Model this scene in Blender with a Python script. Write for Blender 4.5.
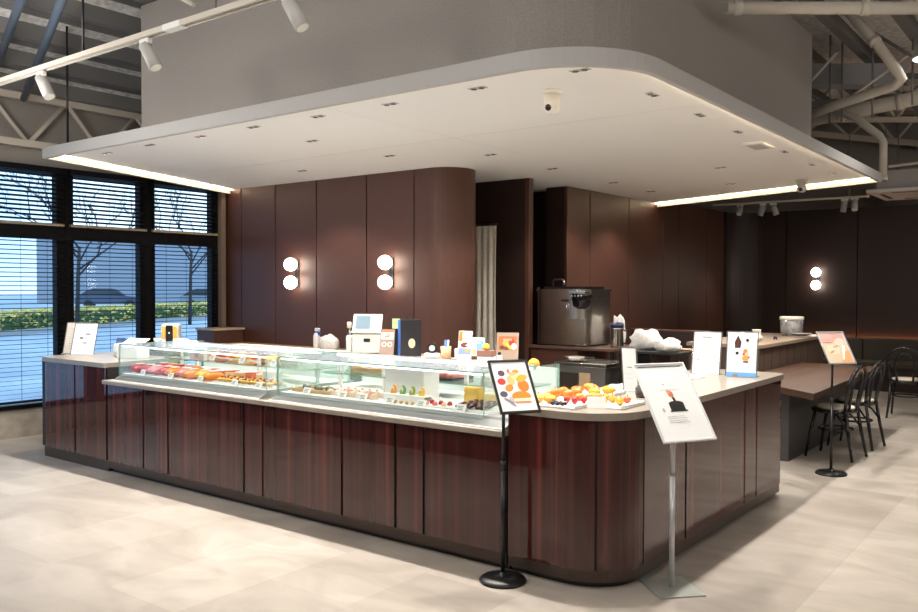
import bpy, bmesh, math, random
from mathutils import Vector, Matrix
random.seed(7)
PI = math.pi
sc = bpy.context.scene
COL = sc.collection
for o in list(bpy.data.objects):
    bpy.data.objects.remove(o)

# ------------------------------------------------------------------ camera
cam_d = bpy.data.cameras.new('camera'); cam = bpy.data.objects.new('camera', cam_d); COL.objects.link(cam)
cam_d.sensor_width = 36.0; cam_d.lens = 842.26 / 918 * 36.0; cam_d.clip_start = 0.05; cam_d.clip_end = 400
Rr = Vector((0.793086, 0.609105, 0.002293)); Rd = Vector((0.015182, -0.016004, -0.999757)); Rf = Vector((-0.60892, 0.792928, -0.02194))
M = Matrix((Rr, -Rd, -Rf)).transposed().to_4x4(); M.translation = (0, 0, 1.6); cam.matrix_world = M
sc.camera = cam

# ------------------------------------------------------------------ world, exposure
sc.view_settings.view_transform = 'Standard'; sc.view_settings.look = 'None'
sc.view_settings.exposure = 0.10; sc.view_settings.gamma = 1.0; sc.view_settings.use_curve_mapping = False
w = bpy.data.worlds.new('sky'); sc.world = w; w.use_nodes = True
wn = w.node_tree; bgn = wn.nodes['Background']
tc = wn.nodes.new('ShaderNodeTexCoord'); nz = wn.nodes.new('ShaderNodeTexNoise'); nz.inputs['Scale'].default_value = 3
rp = wn.nodes.new('ShaderNodeValToRGB'); rp.color_ramp.elements[0].color = (0.30, 0.56, 0.92, 1); rp.color_ramp.elements[1].color = (0.66, 0.86, 1.0, 1)
rp.color_ramp.elements[0].position = .35; rp.color_ramp.elements[1].position = .65
wn.links.new(tc.outputs['Generated'], nz.inputs['Vector']); wn.links.new(nz.outputs['Fac'], rp.inputs['Fac']); wn.links.new(rp.outputs['Color'], bgn.inputs['Color'])
bgn.inputs['Strength'].default_value = 2.2

# ------------------------------------------------------------------ hall fill (unseen point lights added to lift bulkhead, roof and rear)
K_HALL, K_DOWN, K_LED, K_CASE, K_GLOBE, K_TRACK = 95.0, 150.0, 26.0, 4.6, 45.0, 34.0
def lamp(name, kind, loc, power, color=(1, .96, .91), size=.3, aim=None, spot=1.2, blend=.5):
    d = bpy.data.lights.new(name, kind); d.energy = power; d.color = color
    if kind == 'AREA': d.shape = 'DISK'; d.size = size
    else: d.shadow_soft_size = size
    if kind == 'SPOT': d.spot_size = spot; d.spot_blend = blend
    o = bpy.data.objects.new(name, d); COL.objects.link(o); o.location = loc
    if aim is not None: o.rotation_euler = (Vector(aim) - Vector(loc)).to_track_quat('-Z', 'Y').to_euler()
    return o
for x, y in ((-6.4, 2.2), (-4.4, .6), (-1.6, .3), (1.8, 1.0), (2.4, 4.0), (2.4, 7.4), (1.8, 12.0)):
    lamp('hall_fill_light', 'POINT', (x, y, 2.70 if x < -6 else 3.10), K_HALL * (1 if y < 3 else .55), size=.35)

# ------------------------------------------------------------------ materials
def mat(name, col, rough=.5, metal=0, noise=0, nscale=30, spec=.5, coat=0, emit=None, estr=0, bump=0):
    m = bpy.data.materials.new(name); m.use_nodes = True; nt = m.node_tree; b = nt.nodes['Principled BSDF']
    b.inputs['Base Color'].default_value = (*col, 1); b.inputs['Roughness'].default_value = rough; b.inputs['Metallic'].default_value = metal
    b.inputs['Specular IOR Level'].default_value = spec; b.inputs['Coat Weight'].default_value = coat; b.inputs['Coat Roughness'].default_value = .04
    if emit: b.inputs['Emission Color'].default_value = (*emit, 1); b.inputs['Emission Strength'].default_value = estr
    if noise or bump:
        t = nt.nodes.new('ShaderNodeTexCoord'); n = nt.nodes.new('ShaderNodeTexNoise'); n.inputs['Scale'].default_value = nscale; n.inputs['Detail'].default_value = 4
        nt.links.new(t.outputs['Object'], n.inputs['Vector'])
        if noise:
            r = nt.nodes.new('ShaderNodeValToRGB'); e = r.color_ramp.elements
            e[0].position = .3; e[1].position = .7
            e[0].color = (*[c * (1 - noise) for c in col], 1); e[1].color = (*[min(1, c * (1 + noise)) for c in col], 1)
            nt.links.new(n.outputs['Fac'], r.inputs['Fac']); nt.links.new(r.outputs['Color'], b.inputs['Base Color'])
        if bump:
            bp = nt.nodes.new('ShaderNodeBump'); bp.inputs['Strength'].default_value = bump; bp.inputs['Distance'].default_value = .01
            nt.links.new(n.outputs['Fac'], bp.inputs['Height']); nt.links.new(bp.outputs['Normal'], b.inputs['Normal'])
    return m
def glass(name, tint=(1, 1, 1), refl=1.0):
    m = bpy.data.materials.new(name); m.use_nodes = True; nt = m.node_tree; nt.nodes.remove(nt.nodes['Principled BSDF'])
    out = nt.nodes['Material Output']; tr = nt.nodes.new('ShaderNodeBsdfTransparent'); tr.inputs['Color'].default_value = (*tint, 1)
    gl = nt.nodes.new('ShaderNodeBsdfGlossy'); gl.inputs['Roughness'].default_value = .01
    lw = nt.nodes.new('ShaderNodeLayerWeight'); lw.inputs['Blend'].default_value = .5
    pw = nt.nodes.new('ShaderNodeMath'); pw.operation = 'POWER'; pw.inputs[1].default_value = 5
    fr = nt.nodes.new('ShaderNodeMath'); fr.operation = 'MULTIPLY_ADD'; fr.inputs[1].default_value = .96; fr.inputs[2].default_value = .04
    nt.links.new(lw.outputs['Facing'], pw.inputs[0]); nt.links.new(pw.outputs[0], fr.inputs[0])
    mu = nt.nodes.new('ShaderNodeMath'); mu.operation = 'MULTIPLY'; mu.inputs[1].default_value = refl
    mx = nt.nodes.new('ShaderNodeMixShader'); nt.links.new(fr.outputs[0], mu.inputs[0]); nt.links.new(mu.outputs[0], mx.inputs[0])
    nt.links.new(tr.outputs[0], mx.inputs[1]); nt.links.new(gl.outputs[0], mx.inputs[2]); nt.links.new(mx.outputs[0], out.inputs[0])
    return m
def haze_glass(name, col, fac):
    m = bpy.data.materials.new(name); m.use_nodes = True; nt = m.node_tree; b = nt.nodes['Principled BSDF']
    b.inputs['Base Color'].default_value = (*col, 1); b.inputs['Roughness'].default_value = .12; tr = nt.nodes.new('ShaderNodeBsdfTransparent'); mx = nt.nodes.new('ShaderNodeMixShader')
    mx.inputs[0].default_value = fac; nt.links.new(tr.outputs[0], mx.inputs[1]); nt.links.new(b.outputs[0], mx.inputs[2]); nt.links.new(mx.outputs[0], nt.nodes['Material Output'].inputs[0]); return m
def emis(name, col, s):
    m = bpy.data.materials.new(name); m.use_nodes = True; nt = m.node_tree; nt.nodes.remove(nt.nodes['Principled BSDF'])
    e = nt.nodes.new('ShaderNodeEmission'); e.inputs[0].default_value = (*col, 1); e.inputs[1].default_value = s
    nt.links.new(e.outputs[0], nt.nodes['Material Output'].inputs[0]); return m
def streaks(name, stops, scale, rough, coat=0, axis='z', spec=.5):
    m = bpy.data.materials.new(name); m.use_nodes = True; nt = m.node_tree; b = nt.nodes['Principled BSDF']
    g = nt.nodes.new('ShaderNodeNewGeometry'); mp = nt.nodes.new('ShaderNodeMapping'); n = nt.nodes.new('ShaderNodeTexNoise')
    s = {'z': (scale, scale, .12), 'y': (scale, .12 * scale / 10, scale), 'x': (.5, scale, scale)}[axis]
    mp.inputs['Scale'].default_value = s; n.inputs['Scale'].default_value = 1; n.inputs['Detail'].default_value = 5; n.inputs['Roughness'].default_value = .65
    r = nt.nodes.new('ShaderNodeValToRGB'); el = r.color_ramp.elements
    for i, (p, c) in enumerate(stops):
        e = el[i] if i < 2 else el.new(p)
        e.position = p; e.color = (*c, 1)
    nt.links.new(g.outputs['Position'], mp.inputs[0]); nt.links.new(mp.outputs[0], n.inputs['Vector']); nt.links.new(n.outputs['Fac'], r.inputs[0])
    nt.links.new(r.outputs[0], b.inputs['Base Color']); b.inputs['Roughness'].default_value = rough
    b.inputs['Coat Weight'].default_value = coat; b.inputs['Coat Roughness'].default_value = .012; b.inputs['Coat IOR'].default_value = 1.56; b.inputs['Specular IOR Level'].default_value = spec
    return m
def floor_mat():
    m = bpy.data.materials.new('stone_tile'); m.use_nodes = True; nt = m.node_tree; b = nt.nodes['Principled BSDF']; L = nt.links.new
    g = nt.nodes.new('ShaderNodeNewGeometry'); mp = nt.nodes.new('ShaderNodeMapping'); mp.inputs['Rotation'].default_value = (0, 0, PI / 2)
    br = nt.nodes.new('ShaderNodeTexBrick'); br.offset = .5; br.inputs['Scale'].default_value = 1
    br.inputs['Brick Width'].default_value = 1.2; br.inputs['Row Height'].default_value = .6; br.inputs['Mortar Size'].default_value = .0025; br.inputs['Bias'].default_value = 0
    br.inputs['Color1'].default_value = (.385, .345, .30, 1); br.inputs['Color2'].default_value = (.315, .275, .238, 1); br.inputs['Mortar'].default_value = (.31, .27, .23, 1)
    L(g.outputs['Position'], mp.inputs[0]); L(mp.outputs[0], br.inputs['Vector'])
    m2 = nt.nodes.new('ShaderNodeMapping'); m2.inputs['Rotation'].default_value = (0, 0, .7); m2.inputs['Scale'].default_value = (1.3, 2.6, 1)
    n = nt.nodes.new('ShaderNodeTexNoise'); n.inputs['Scale'].default_value = 1.1; n.inputs['Detail'].default_value = 8; n.inputs['Distortion'].default_value = 1.2
    L(g.outputs['Position'], m2.inputs[0]); L(m2.outputs[0], n.inputs['Vector'])
    r = nt.nodes.new('ShaderNodeValToRGB'); r.color_ramp.elements[0].position = .3; r.color_ramp.elements[0].color = (.82, .80, .78, 1)
    r.color_ramp.elements[1].position = .68; r.color_ramp.elements[1].color = (1.12, 1.12, 1.12, 1)
    mx = nt.nodes.new('ShaderNodeMix'); mx.data_type = 'RGBA'; mx.blend_type = 'MULTIPLY'; mx.inputs['Factor'].default_value = 1
    L(n.outputs['Fac'], r.inputs[0]); L(br.outputs['Color'], mx.inputs['A']); L(r.outputs[0], mx.inputs['B']); L(mx.outputs['Result'], b.inputs['Base Color'])
    b.inputs['Roughness'].default_value = .42; b.inputs['Specular IOR Level'].default_value = .35
    return m
MFLOOR = floor_mat()
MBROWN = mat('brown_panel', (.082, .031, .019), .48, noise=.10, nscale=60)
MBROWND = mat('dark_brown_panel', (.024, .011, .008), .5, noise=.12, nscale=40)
MJOINT = mat('dark_joint', (.008, .005, .005), .6)
MROSE = streaks('gloss_rosewood', ((.38, (.030, .006, .005)), (.56, (.060, .013, .011)), (.50, (.048, .009, .0075)), (.66, (.125, .024, .017))), 17, .5, 1.0, 'z', .05)
MRAIL = mat('bronze_plinth', (.060, .040, .030), .3, .3)
MBLACK = mat('black', (.010, .010, .011), .4)
MBLACKG = mat('black_gloss', (.010, .010, .012), .15)
MBLACKM = mat('black_metal', (.014, .014, .014), .32, .3)
MSTONE = mat('greige_stone', (.29, .25, .205), .28, noise=.04, nscale=12)
MWHITE = mat('white_paint', (.80, .79, .76), .6)
MSOFF = mat('white_soffit', (.88, .885, .88), .65)
MFASC = mat('pale_grey_fascia', (.44, .43, .415), .6)
MBULK = mat('warm_grey_plaster', (.30, .275, .25), .85, noise=.10, nscale=90, bump=.15)
MROOF = mat('sprayed_roof', (.78, .77, .75), .95, noise=.25, nscale=18, bump=.8)
MBEAM = mat('grey_steel', (.20, .195, .19), .6)
MCREAM = mat('cream_paint', (.60, .55, .47), .5)
MPIPEB = mat('blue_grey_pipe', (.09, .12, .16), .4)
MALU = mat('brushed_aluminium', (.62, .62, .60), .32, 1)
MSTEEL = mat('stainless_steel', (.55, .52, .48), .22, 1)
MPOLE = mat('satin_grey_pole', (.50, .51, .52), .35, .35)
MCHROME = mat('chrome', (.8, .8, .8), .08, 1)
MPAPER = mat('white_paper', (.80, .80, .78), .7)
MCARD = mat('white_card', (.85, .85, .83), .5)
MGLASS = glass('clear_glass', (.97, 1, .985)); MGEDGE = mat('green_glass_edge', (.22, .42, .36), .1)
MFROST = haze_glass('pale_top_glass', (.22, .27, .31), .45); MSIDE = haze_glass('green_side_glass', (.55, .75, .68), .16)
MACRYL = glass('clear_acrylic', (.95, .96, .97), .3); MWIN = glass('window_glass', (.93, .96, 1), .2)
MFRAMEB = mat('black_window_frame', (.004, .004, .005), .7, spec=.2)
MSLAT = mat('dark_blind_slat', (.005, .005, .006), .7, spec=.2)
MLED = emis('warm_led', (1, .78, .50), K_LED)
MLEDC = emis('case_led', (1, .97, .92), K_CASE)
MGLOBE = emis('opal_globe', (1, .90, .76), K_GLOBE * .35)
MLEDB = emis('amber_led', (1, .36, .14), 14)
MLAMP = emis('lamp_disc', (1, .97, .92), 6)
MWOODT = streaks('table_wood', ((.3, (.038, .019, .011)), (.7, (.075, .038, .022))), 16, .5, 0, 'y', .3)
MWOODC = streaks('cabinet_wood', ((.3, (.050, .030, .021)), (.7, (.095, .060, .042))), 14, .5)
MDARKP = mat('dark_grey_panel', (.045, .043, .042), .5)
MOLIVE = mat('olive_upholstery', (.060, .050, .036), .8, noise=.12, nscale=80)
MCUSH = mat('cream_cushion', (.68, .60, .47), .8)
MCURT = mat('ivory_curtain', (.80, .74, .64), .9, noise=.06)
MCASEB = mat('case_base_metal', (.24, .25, .245), .4)
MTRAYW = mat('tan_wood_tray', (.55, .38, .19), .5, noise=.1)
_c = {}
def cm(col, rough=.5, metal=0):
    k = (col, rough, metal)
    if k not in _c: _c[k] = mat('tone_%d' % len(_c), col, rough, metal)
    return _c[k]

# ------------------------------------------------------------------ mesh builder
class MB:
    def __init__(s): s.bm = bmesh.new(); s.mi = 0
    def _tag(s, faces, smooth=False):
        for f in faces: f.material_index = s.mi; f.smooth = smooth
    def box(s, x0, x1, y0, y1, z0, z1, bev=0, seg=2):
        g = bmesh.ops.create_cube(s.bm, size=1)
        for v in g['verts']: v.co = Vector(((x0 + x1) / 2 + v.co.x * (x1 - x0), (y0 + y1) / 2 + v.co.y * (y1 - y0), (z0 + z1) / 2 + v.co.z * (z1 - z0)))
        fs = set(f for v in g['verts'] for f in v.link_faces); s._tag(fs)
        if bev:
            es = list(set(e for v in g['verts'] for e in v.link_edges))
            r = bmesh.ops.bevel(s.bm, geom=es, offset=bev, segments=seg, affect='EDGES', profile=.5); s._tag(r['faces'], True)
        return s
    def obox(s, c, ax, ay, az, bev=0):          # oriented box from half-vectors
        n0 = len(s.bm.verts); s.bm.verts.ensure_lookup_table()
        g = bmesh.ops.create_cube(s.bm, size=2); c, ax, ay, az = map(Vector, (c, ax, ay, az))
        for v in g['verts']: v.co = c + ax * v.co.x + ay * v.co.y + az * v.co.z
        s._tag(set(f for v in g['verts'] for f in v.link_faces))
        if bev:
            es = list(set(e for v in g['verts'] for e in v.link_edges))
            r = bmesh.ops.bevel(s.bm, geom=es, offset=bev, segments=2, affect='EDGES', profile=.5); s._tag(r['faces'], True)
        return s
    def prism(s, poly, z0, z1):
        a = [s.bm.verts.new((x, y, z0)) for x, y in poly]; b = [s.bm.verts.new((x, y, z1)) for x, y in poly]; n = len(poly); fs = []
        fs.append(s.bm.faces.new(list(reversed(a)))); fs.append(s.bm.faces.new(b))
        for i in range(n): fs.append(s.bm.faces.new((a[i], a[(i + 1) % n], b[(i + 1) % n], b[i])))
        s._tag(fs); return s
    def xprism(s, poly, x0, x1):                # poly in (y,z), extruded along x
        a = [s.bm.verts.new((x0, y, z)) for y, z in poly]; b = [s.bm.verts.new((x1, y, z)) for y, z in poly]; n = len(poly)
        fs = [s.bm.faces.new(list(reversed(a))), s.bm.faces.new(b)]
        for i in range(n): fs.append(s.bm.faces.new((a[i], a[(i + 1) % n], b[(i + 1) % n], b[i])))
        s._tag(fs); return s
    def tube(s, pts, r, seg=8, closed=False, cap=True):
        pts = [Vector(p) for p in pts]; n = len(pts); rs = r if isinstance(r, (list, tuple)) else [r] * n; rings = []; up = None
        for i, p in enumerate(pts):
            if closed: t = pts[(i + 1) % n] - pts[i - 1]
            else: t = pts[min(i + 1, n - 1)] - pts[max(i - 1, 0)]
            t.normalize()
            if up is None: up = Vector((0, 0, 1)) if abs(t.z) < .9 else Vector((1, 0, 0))
            a = (up - t * up.dot(t)).normalized(); up = a; b = t.cross(a)
            rings.append([s.bm.verts.new(p + (a * math.cos(k * 2 * PI / seg) + b * math.sin(k * 2 * PI / seg)) * rs[i]) for k in range(seg)])
        fs = []
        for i in range(n if closed else n - 1):
            A, B = rings[i], rings[(i + 1) % n]
            for k in range(seg): fs.append(s.bm.faces.new((A[k], A[(k + 1) % seg], B[(k + 1) % seg], B[k])))
        s._tag(fs, True)
        if cap and not closed: s._tag([s.bm.faces.new(list(reversed(rings[0]))), s.bm.faces.new(rings[-1])])
        return s
    def lathe(s, prof, c=(0, 0, 0), seg=24, sx=1, sy=1, smooth=True):
        rings = []; c = Vector(c)
        for r, z in prof:
            if r < 1e-5: rings.append([s.bm.verts.new(c + Vector((0, 0, z)))])
            else: rings.append([s.bm.verts.new(c + Vector((r * sx * math.cos(k * 2 * PI / seg), r * sy * math.sin(k * 2 * PI / seg), z))) for k in range(seg)])
        fs = []
        for A, B in zip(rings, rings[1:]):
            for k in range(seg):
                q = [A[k % len(A)], A[(k + 1) % len(A)], B[(k + 1) % len(B)], B[k % len(B)]]
                u = []
                for v in q:
                    if v not in u: u.append(v)
                if len(u) > 2: fs.append(s.bm.faces.new(u))
        if len(rings[0]) > 1: fs.append(s.bm.faces.new(list(reversed(rings[0]))))
        if len(rings[-1]) > 1: fs.append(s.bm.faces.new(rings[-1]))
        s._tag(fs, smooth); return s
    def ball(s, c, r, sx=1, sy=1, sz=1, seg=16):
        n = seg // 2; return s.lathe([(r * math.sin(PI * i / n), -r * sz * math.cos(PI * i / n)) for i in range(n + 1)], c, seg, sx, sy)
    def disc_rod(s, p0, p1, r, seg=16): return s.tube([p0, p1], r, seg)
    def build(s, name, m, parent=None, loc=None, rot=None):
        bmesh.ops.recalc_face_normals(s.bm, faces=s.bm.faces[:])
        me = bpy.data.meshes.new(name); s.bm.to_mesh(me); s.bm.free()
        for k in (m if isinstance(m, (list, tuple)) else [m]): me.materials.append(k)
        o = bpy.data.objects.new(name, me); COL.objects.link(o)
        if parent: o.parent = parent
        if loc is not None: o.location = loc
        if rot is not None: o.rotation_euler = rot
        return o
def tag(o, label, cat, group=None, kind=None):
    o['label'] = label; o['category'] = cat
    if group: o['group'] = group
    if kind: o['kind'] = kind
    return o
def thing(name, label, cat, loc=(0, 0, 0), rz=0, group=None):
    o = bpy.data.objects.new(name, None); o.empty_display_size = .1; COL.objects.link(o); o.location = loc; o.rotation_euler = (0, 0, rz)
    return tag(o, label, cat, group)
def structure(o): o['kind'] = 'structure'; return o
def sgroup(name):
    o = bpy.data.objects.new(name, None); COL.objects.link(o); return structure(o)
def dup(root, loc, label, rz=None, group=None):
    r = root.copy(); COL.objects.link(r); r.location = loc; r['label'] = label
    if rz is not None: r.rotation_euler = (0, 0, rz)
    if group: r['group'] = group
    for ch in list(root.children):
        c = ch.copy(); COL.objects.link(c); c.parent = r
        for g in ch.children:
            d = g.copy(); COL.objects.link(d); d.parent = c
    return r
ORD = ['first', 'second', 'third', 'fourth', 'fifth', 'sixth', 'seventh', 'eighth', 'ninth', 'tenth', 'eleventh', 'twelfth', 'thirteenth', 'fourteenth', 'fifteenth', 'sixteenth']
def arc(cx, cy, r, a0, a1, n=10): return [(cx + r * math.cos(math.radians(a0 + (a1 - a0) * i / n)), cy + r * math.sin(math.radians(a0 + (a1 - a0) * i / n))) for i in range(n + 1)]
def ribbon(path, th, side=1):                  # closed polygon of a path thickened to its left (side=1)
    P = [Vector(p) for p in path]; off = []
    for i in range(len(P)):
        t = (P[min(i + 1, len(P) - 1)] - P[max(i - 1, 0)]).normalized(); off.append(P[i] + Vector((-t.y, t.x)) * th * side)
    return [tuple(p) for p in P] + [tuple(p) for p in reversed(off)]

# ------------------------------------------------------------------ room shell
structure(MB().box(-9.3, 6, -4, 16.2, -.1, 0).build('floor', MFLOOR))
wl = sgroup('wall_left')
MB().box(-9.3, -9.12, -4, 6.95, 0, .30).build('low_wall', mat('stone_low_wall', (.30, .265, .225), .7, noise=.18, nscale=9), wl)
MB().box(-9.3, -9.12, -4, 16.2, 2.90, 3.75).build('upper_wall', MBULK, wl)
MB().box(-9.3, -9.12, 6.78, 16.2, 0, 2.90).build('end_pier', MBROWND, wl)
MB().box(-9.3, -9.12, -4, -1, .30, 2.90).build('front_pier', MBULK, wl)
structure(MB().box(-9.12, 6, -1.1, -.9, 0, 5.2).build('wall_front', mat('front_wall', (.06, .04, .033), .7)))
structure(MB().box(6, 6.2, -4.2, 16.2, 0, 5.2).build('wall_right', mat('right_wall', (.20, .15, .12), .7)))
# panelled wall behind the counter, with its rounded right end
wb = sgroup('wall_back')
bx = [-9.12, -8.76, -8.10, -7.37, -6.56, -5.86]; AX = -5.64
TOPW = 2.90
MB().box(-9.12, -5.7, 6.875, 6.98, 0, TOPW).build('wall_core', MJOINT, wb)
for a, b in zip(bx, bx[1:]):
    MB().box(a + .007, b - .007, 6.84, 6.88, 0, TOPW, .004, 1).build('wall_panel', MBROWN, wb)
pth = [(-5.853, 6.84), (AX, 6.84)] + arc(AX, 7.14, .30, -90, 90, 20) + [(-6.2, 7.44)]
m = MB(); m.prism(ribbon(pth, .05, 1), 0, TOPW); o = m.build('curved_panel', MBROWN, wb)
# partition with the curtained doorway
wp = sgroup('wall_partition')
MB().box(-6.2, -5.99, 8.15, 8.22, 0, TOPW).build('left_jamb', MBROWND, wp)
MB().box(-5.99, -5.71, 8.15, 8.22, 2.375, TOPW).build('lintel', MBROWND, wp)
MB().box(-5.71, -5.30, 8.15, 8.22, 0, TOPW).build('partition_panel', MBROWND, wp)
MB().box(-5.30, -5.245, 8.14, 8.23, 0, TOPW, .004).build('edge_trim', MBROWN, wp)
# side wall and the niche
ws = sgroup('wall_side')
MB().box(-5.6, -5.36, 9.09, 9.16, 0, TOPW).build('niche_panel', MBROWND, ws)
ys = [9.09, 9.68, 10.80, 11.94, 12.54, 13.7, 14.5]
MB().box(-5.44, -5.34, 9.12, 15.1, 0, 2.93).build('side_core', MJOINT, ws)
for a, b in zip(ys, ys[1:]):
    MB().box(-5.345, -5.30, a + .007, b - .007, 0, 2.93 if a > 10.5 else TOPW, .004, 1).build('wall_panel', MBROWN if a < 9.6 else MBROWN, ws)
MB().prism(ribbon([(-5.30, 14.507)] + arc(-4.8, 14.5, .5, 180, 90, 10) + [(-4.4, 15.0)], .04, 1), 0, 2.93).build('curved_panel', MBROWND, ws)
MB().box(-7.5, -7.4, 8.1, 9.6, 0, TOPW).build('passage_wall', MBROWND, ws)
MB().box(-7.4, -5.6, 9.5, 9.6, 0, TOPW).build('passage_end', MBROWND, ws)
structure(MB().box(-9.12, -3.95, 1.35, 1.5, 0, .85).build('added_low_wall', cm((.03, .02, .016), .5)))  # low dark wall added out of view to darken the counter's reflection
wr = sgroup('wall_rear')
MB().box(-5.4, 6, 15.03, 15.12, 0, 2.93).build('rear_core', MJOINT, wr)
rx = [-4.393, -3.25, -1.97, -.7, .6, 1.9, 3.2, 4.6, 6]
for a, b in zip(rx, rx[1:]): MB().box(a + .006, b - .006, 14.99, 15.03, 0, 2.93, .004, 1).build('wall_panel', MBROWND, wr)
MB().box(-9.3, 6, 16.0, 16.2, 0, 5.2).build('upper_wall', mat('rear_upper_wall', (.30, .27, .24), .85), wr)
# bulkhead above the canopy
wk = sgroup('wall_bulkhead')
MB().prism([(-6.75, 4.2), (-2.9, 4.2)] + arc(-2.9, 4.8, .6, -90, 0, 10) + [(-2.3, 8.62), (-2.5, 8.62), (-2.5, 4.9)] + arc(-2.9, 4.8, .4, 0, -90, 8)[0:] + [(-6.75, 4.4)], 2.95, 4.06).build('bulkhead_face', MBULK, wk)

# ------------------------------------------------------------------ roof
ceil = sgroup('ceiling')
RX, RZ = -4.2, 4.85
def roof_z(x): return 3.66 + (x + 9.15) * (RZ - 3.66) / (RX + 9.15) if x < RX else max(3.5, RZ - .21 * (x - RX))
m = MB(); xs = [-9.3, RX, 2.25, 6.2]
poly = [(x, roof_z(x)) for x in xs]
a = [m.bm.verts.new((x, -4.2, z)) for x, z in poly + [(x, z + .12) for x, z in reversed(poly)]]; b = [m.bm.verts.new((v.co.x, 16.2, v.co.z)) for v in a]
n = len(a); m.bm.faces.new(a); m.bm.faces.new(list(reversed(b)))
for i in range(n): m.bm.faces.new((a[i], b[i], b[(i + 1) % n], a[(i + 1) % n]))
m.build('roof_deck', MROOF, ceil)
for x in (-8.85, -8.35, -7.83, -7.28, -6.75, -6.2, -5.6, -5.0, -4.4, -3.7, -3.0, -2.3, -1.6, -.9, -.2):
    z = roof_z(x); MB().box(x - .05, x + .05, -4, 16, z - .13, z + .02).build('roof_purlin', MBEAM, ceil)
for x in (-8.6, -8.1, -7.55, -7.0, -6.45):
    z = roof_z(x); MB().box(x - .012, x + .012, -4, 16, z - .05, z + .02).build('deck_rib', MBEAM, ceil)

# ------------------------------------------------------------------ windows
BAYS = [(-.18, .63), (.82, 1.63), (1.82, 2.63), (2.82, 3.63), (3.82, 4.63), (4.82, 5.63), (5.83, 6.64)]
for i, (y0, y1) in enumerate(BAYS):
    wn_ = sgroup('window_%d' % (i + 1)); f = MB()
    e = .10
    f.box(-9.20, -9.10, y0 - e, y0, .30, 2.90); f.box(-9.20, -9.10, y1, y1 + e, .30, 2.90)
    f.box(-9.20, -9.10, y0, y1, .30, .345); f.box(-9.20, -9.10, y0, y1, 2.825, 2.90); f.box(-9.20, -9.10, y0, y1, 2.115, 2.262)
    f.build('window_frame', MFRAMEB, wn_)
    MB().box(-9.19, -9.184, y0, y1, .345, 2.115).build('lower_pane', MWIN, wn_); MB().box(-9.19, -9.184, y0, y1, 2.262, 2.825).build('upper_pane', MWIN, wn_)
structure(MB().box(-9.12, -9.02, 6.735, 6.80, 0, 2.86).build('trim_1', mat('tan_trim', (.20, .15, .11), .6)))
# venetian blinds of the three bays in view
for i, (y0, y1) in enumerate(BAYS[4:]):
    nm = ['leftmost', 'middle', 'right-hand'][i]
    b = thing('venetian_blind', 'dark venetian blind with lowered slats in the %s window bay' % nm, 'blind', (-9.06, (y0 + y1) / 2, .36), 0, 'window blinds')
    W = (y1 - y0) / 2 + .06
    MB().box(-.03, .03, -W, W, 2.47, 2.53, .004, 1).build('headrail', MSLAT, b)
    m = MB(); z = .06
    while z < 2.44:
        if not (1.73 < z < 1.91):
            t = math.radians(20 if z > 1.8 else 9); hx, hz = .025 * math.cos(t), .025 * math.sin(t)
            m.obox((0, 0, z), (hx, 0, hz), (0, W, 0), (-.0009 * math.sin(t), 0, .0009 * math.cos(t)))
        z += .0475
    m.build('slats', MSLAT, b)
    m = MB()
    for yy in (-.28, 0, .28): m.tube([(0, yy, .02), (0, yy, 2.5)], .0022, 5)
    m.build('ladder_cord', MSLAT, b)
    MB().box(-.022, .022, -W, W, 1.895, 1.925, .003, 1).build('bottom_rail', cm((.34, .27, .19), .6), b)
    MB().box(-.022, .022, -W, W, .01, .035, .003, 1).build('bottom_rail', MSLAT, b)

# ------------------------------------------------------------------ outdoors
structure(MB().box(-160, -9.3, -60, 120, -.25, -.02).build('ground', mat('asphalt', (.34, .42, .50), .8, noise=.2, nscale=.6)))
structure(MB().obox((-32.3, 19.0, .05), (.1, .06, 0), (-7.8, 12.84, 0), (0, 0, .10)).build('trim_2', cm((.35, .35, .34), .8)))
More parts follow.
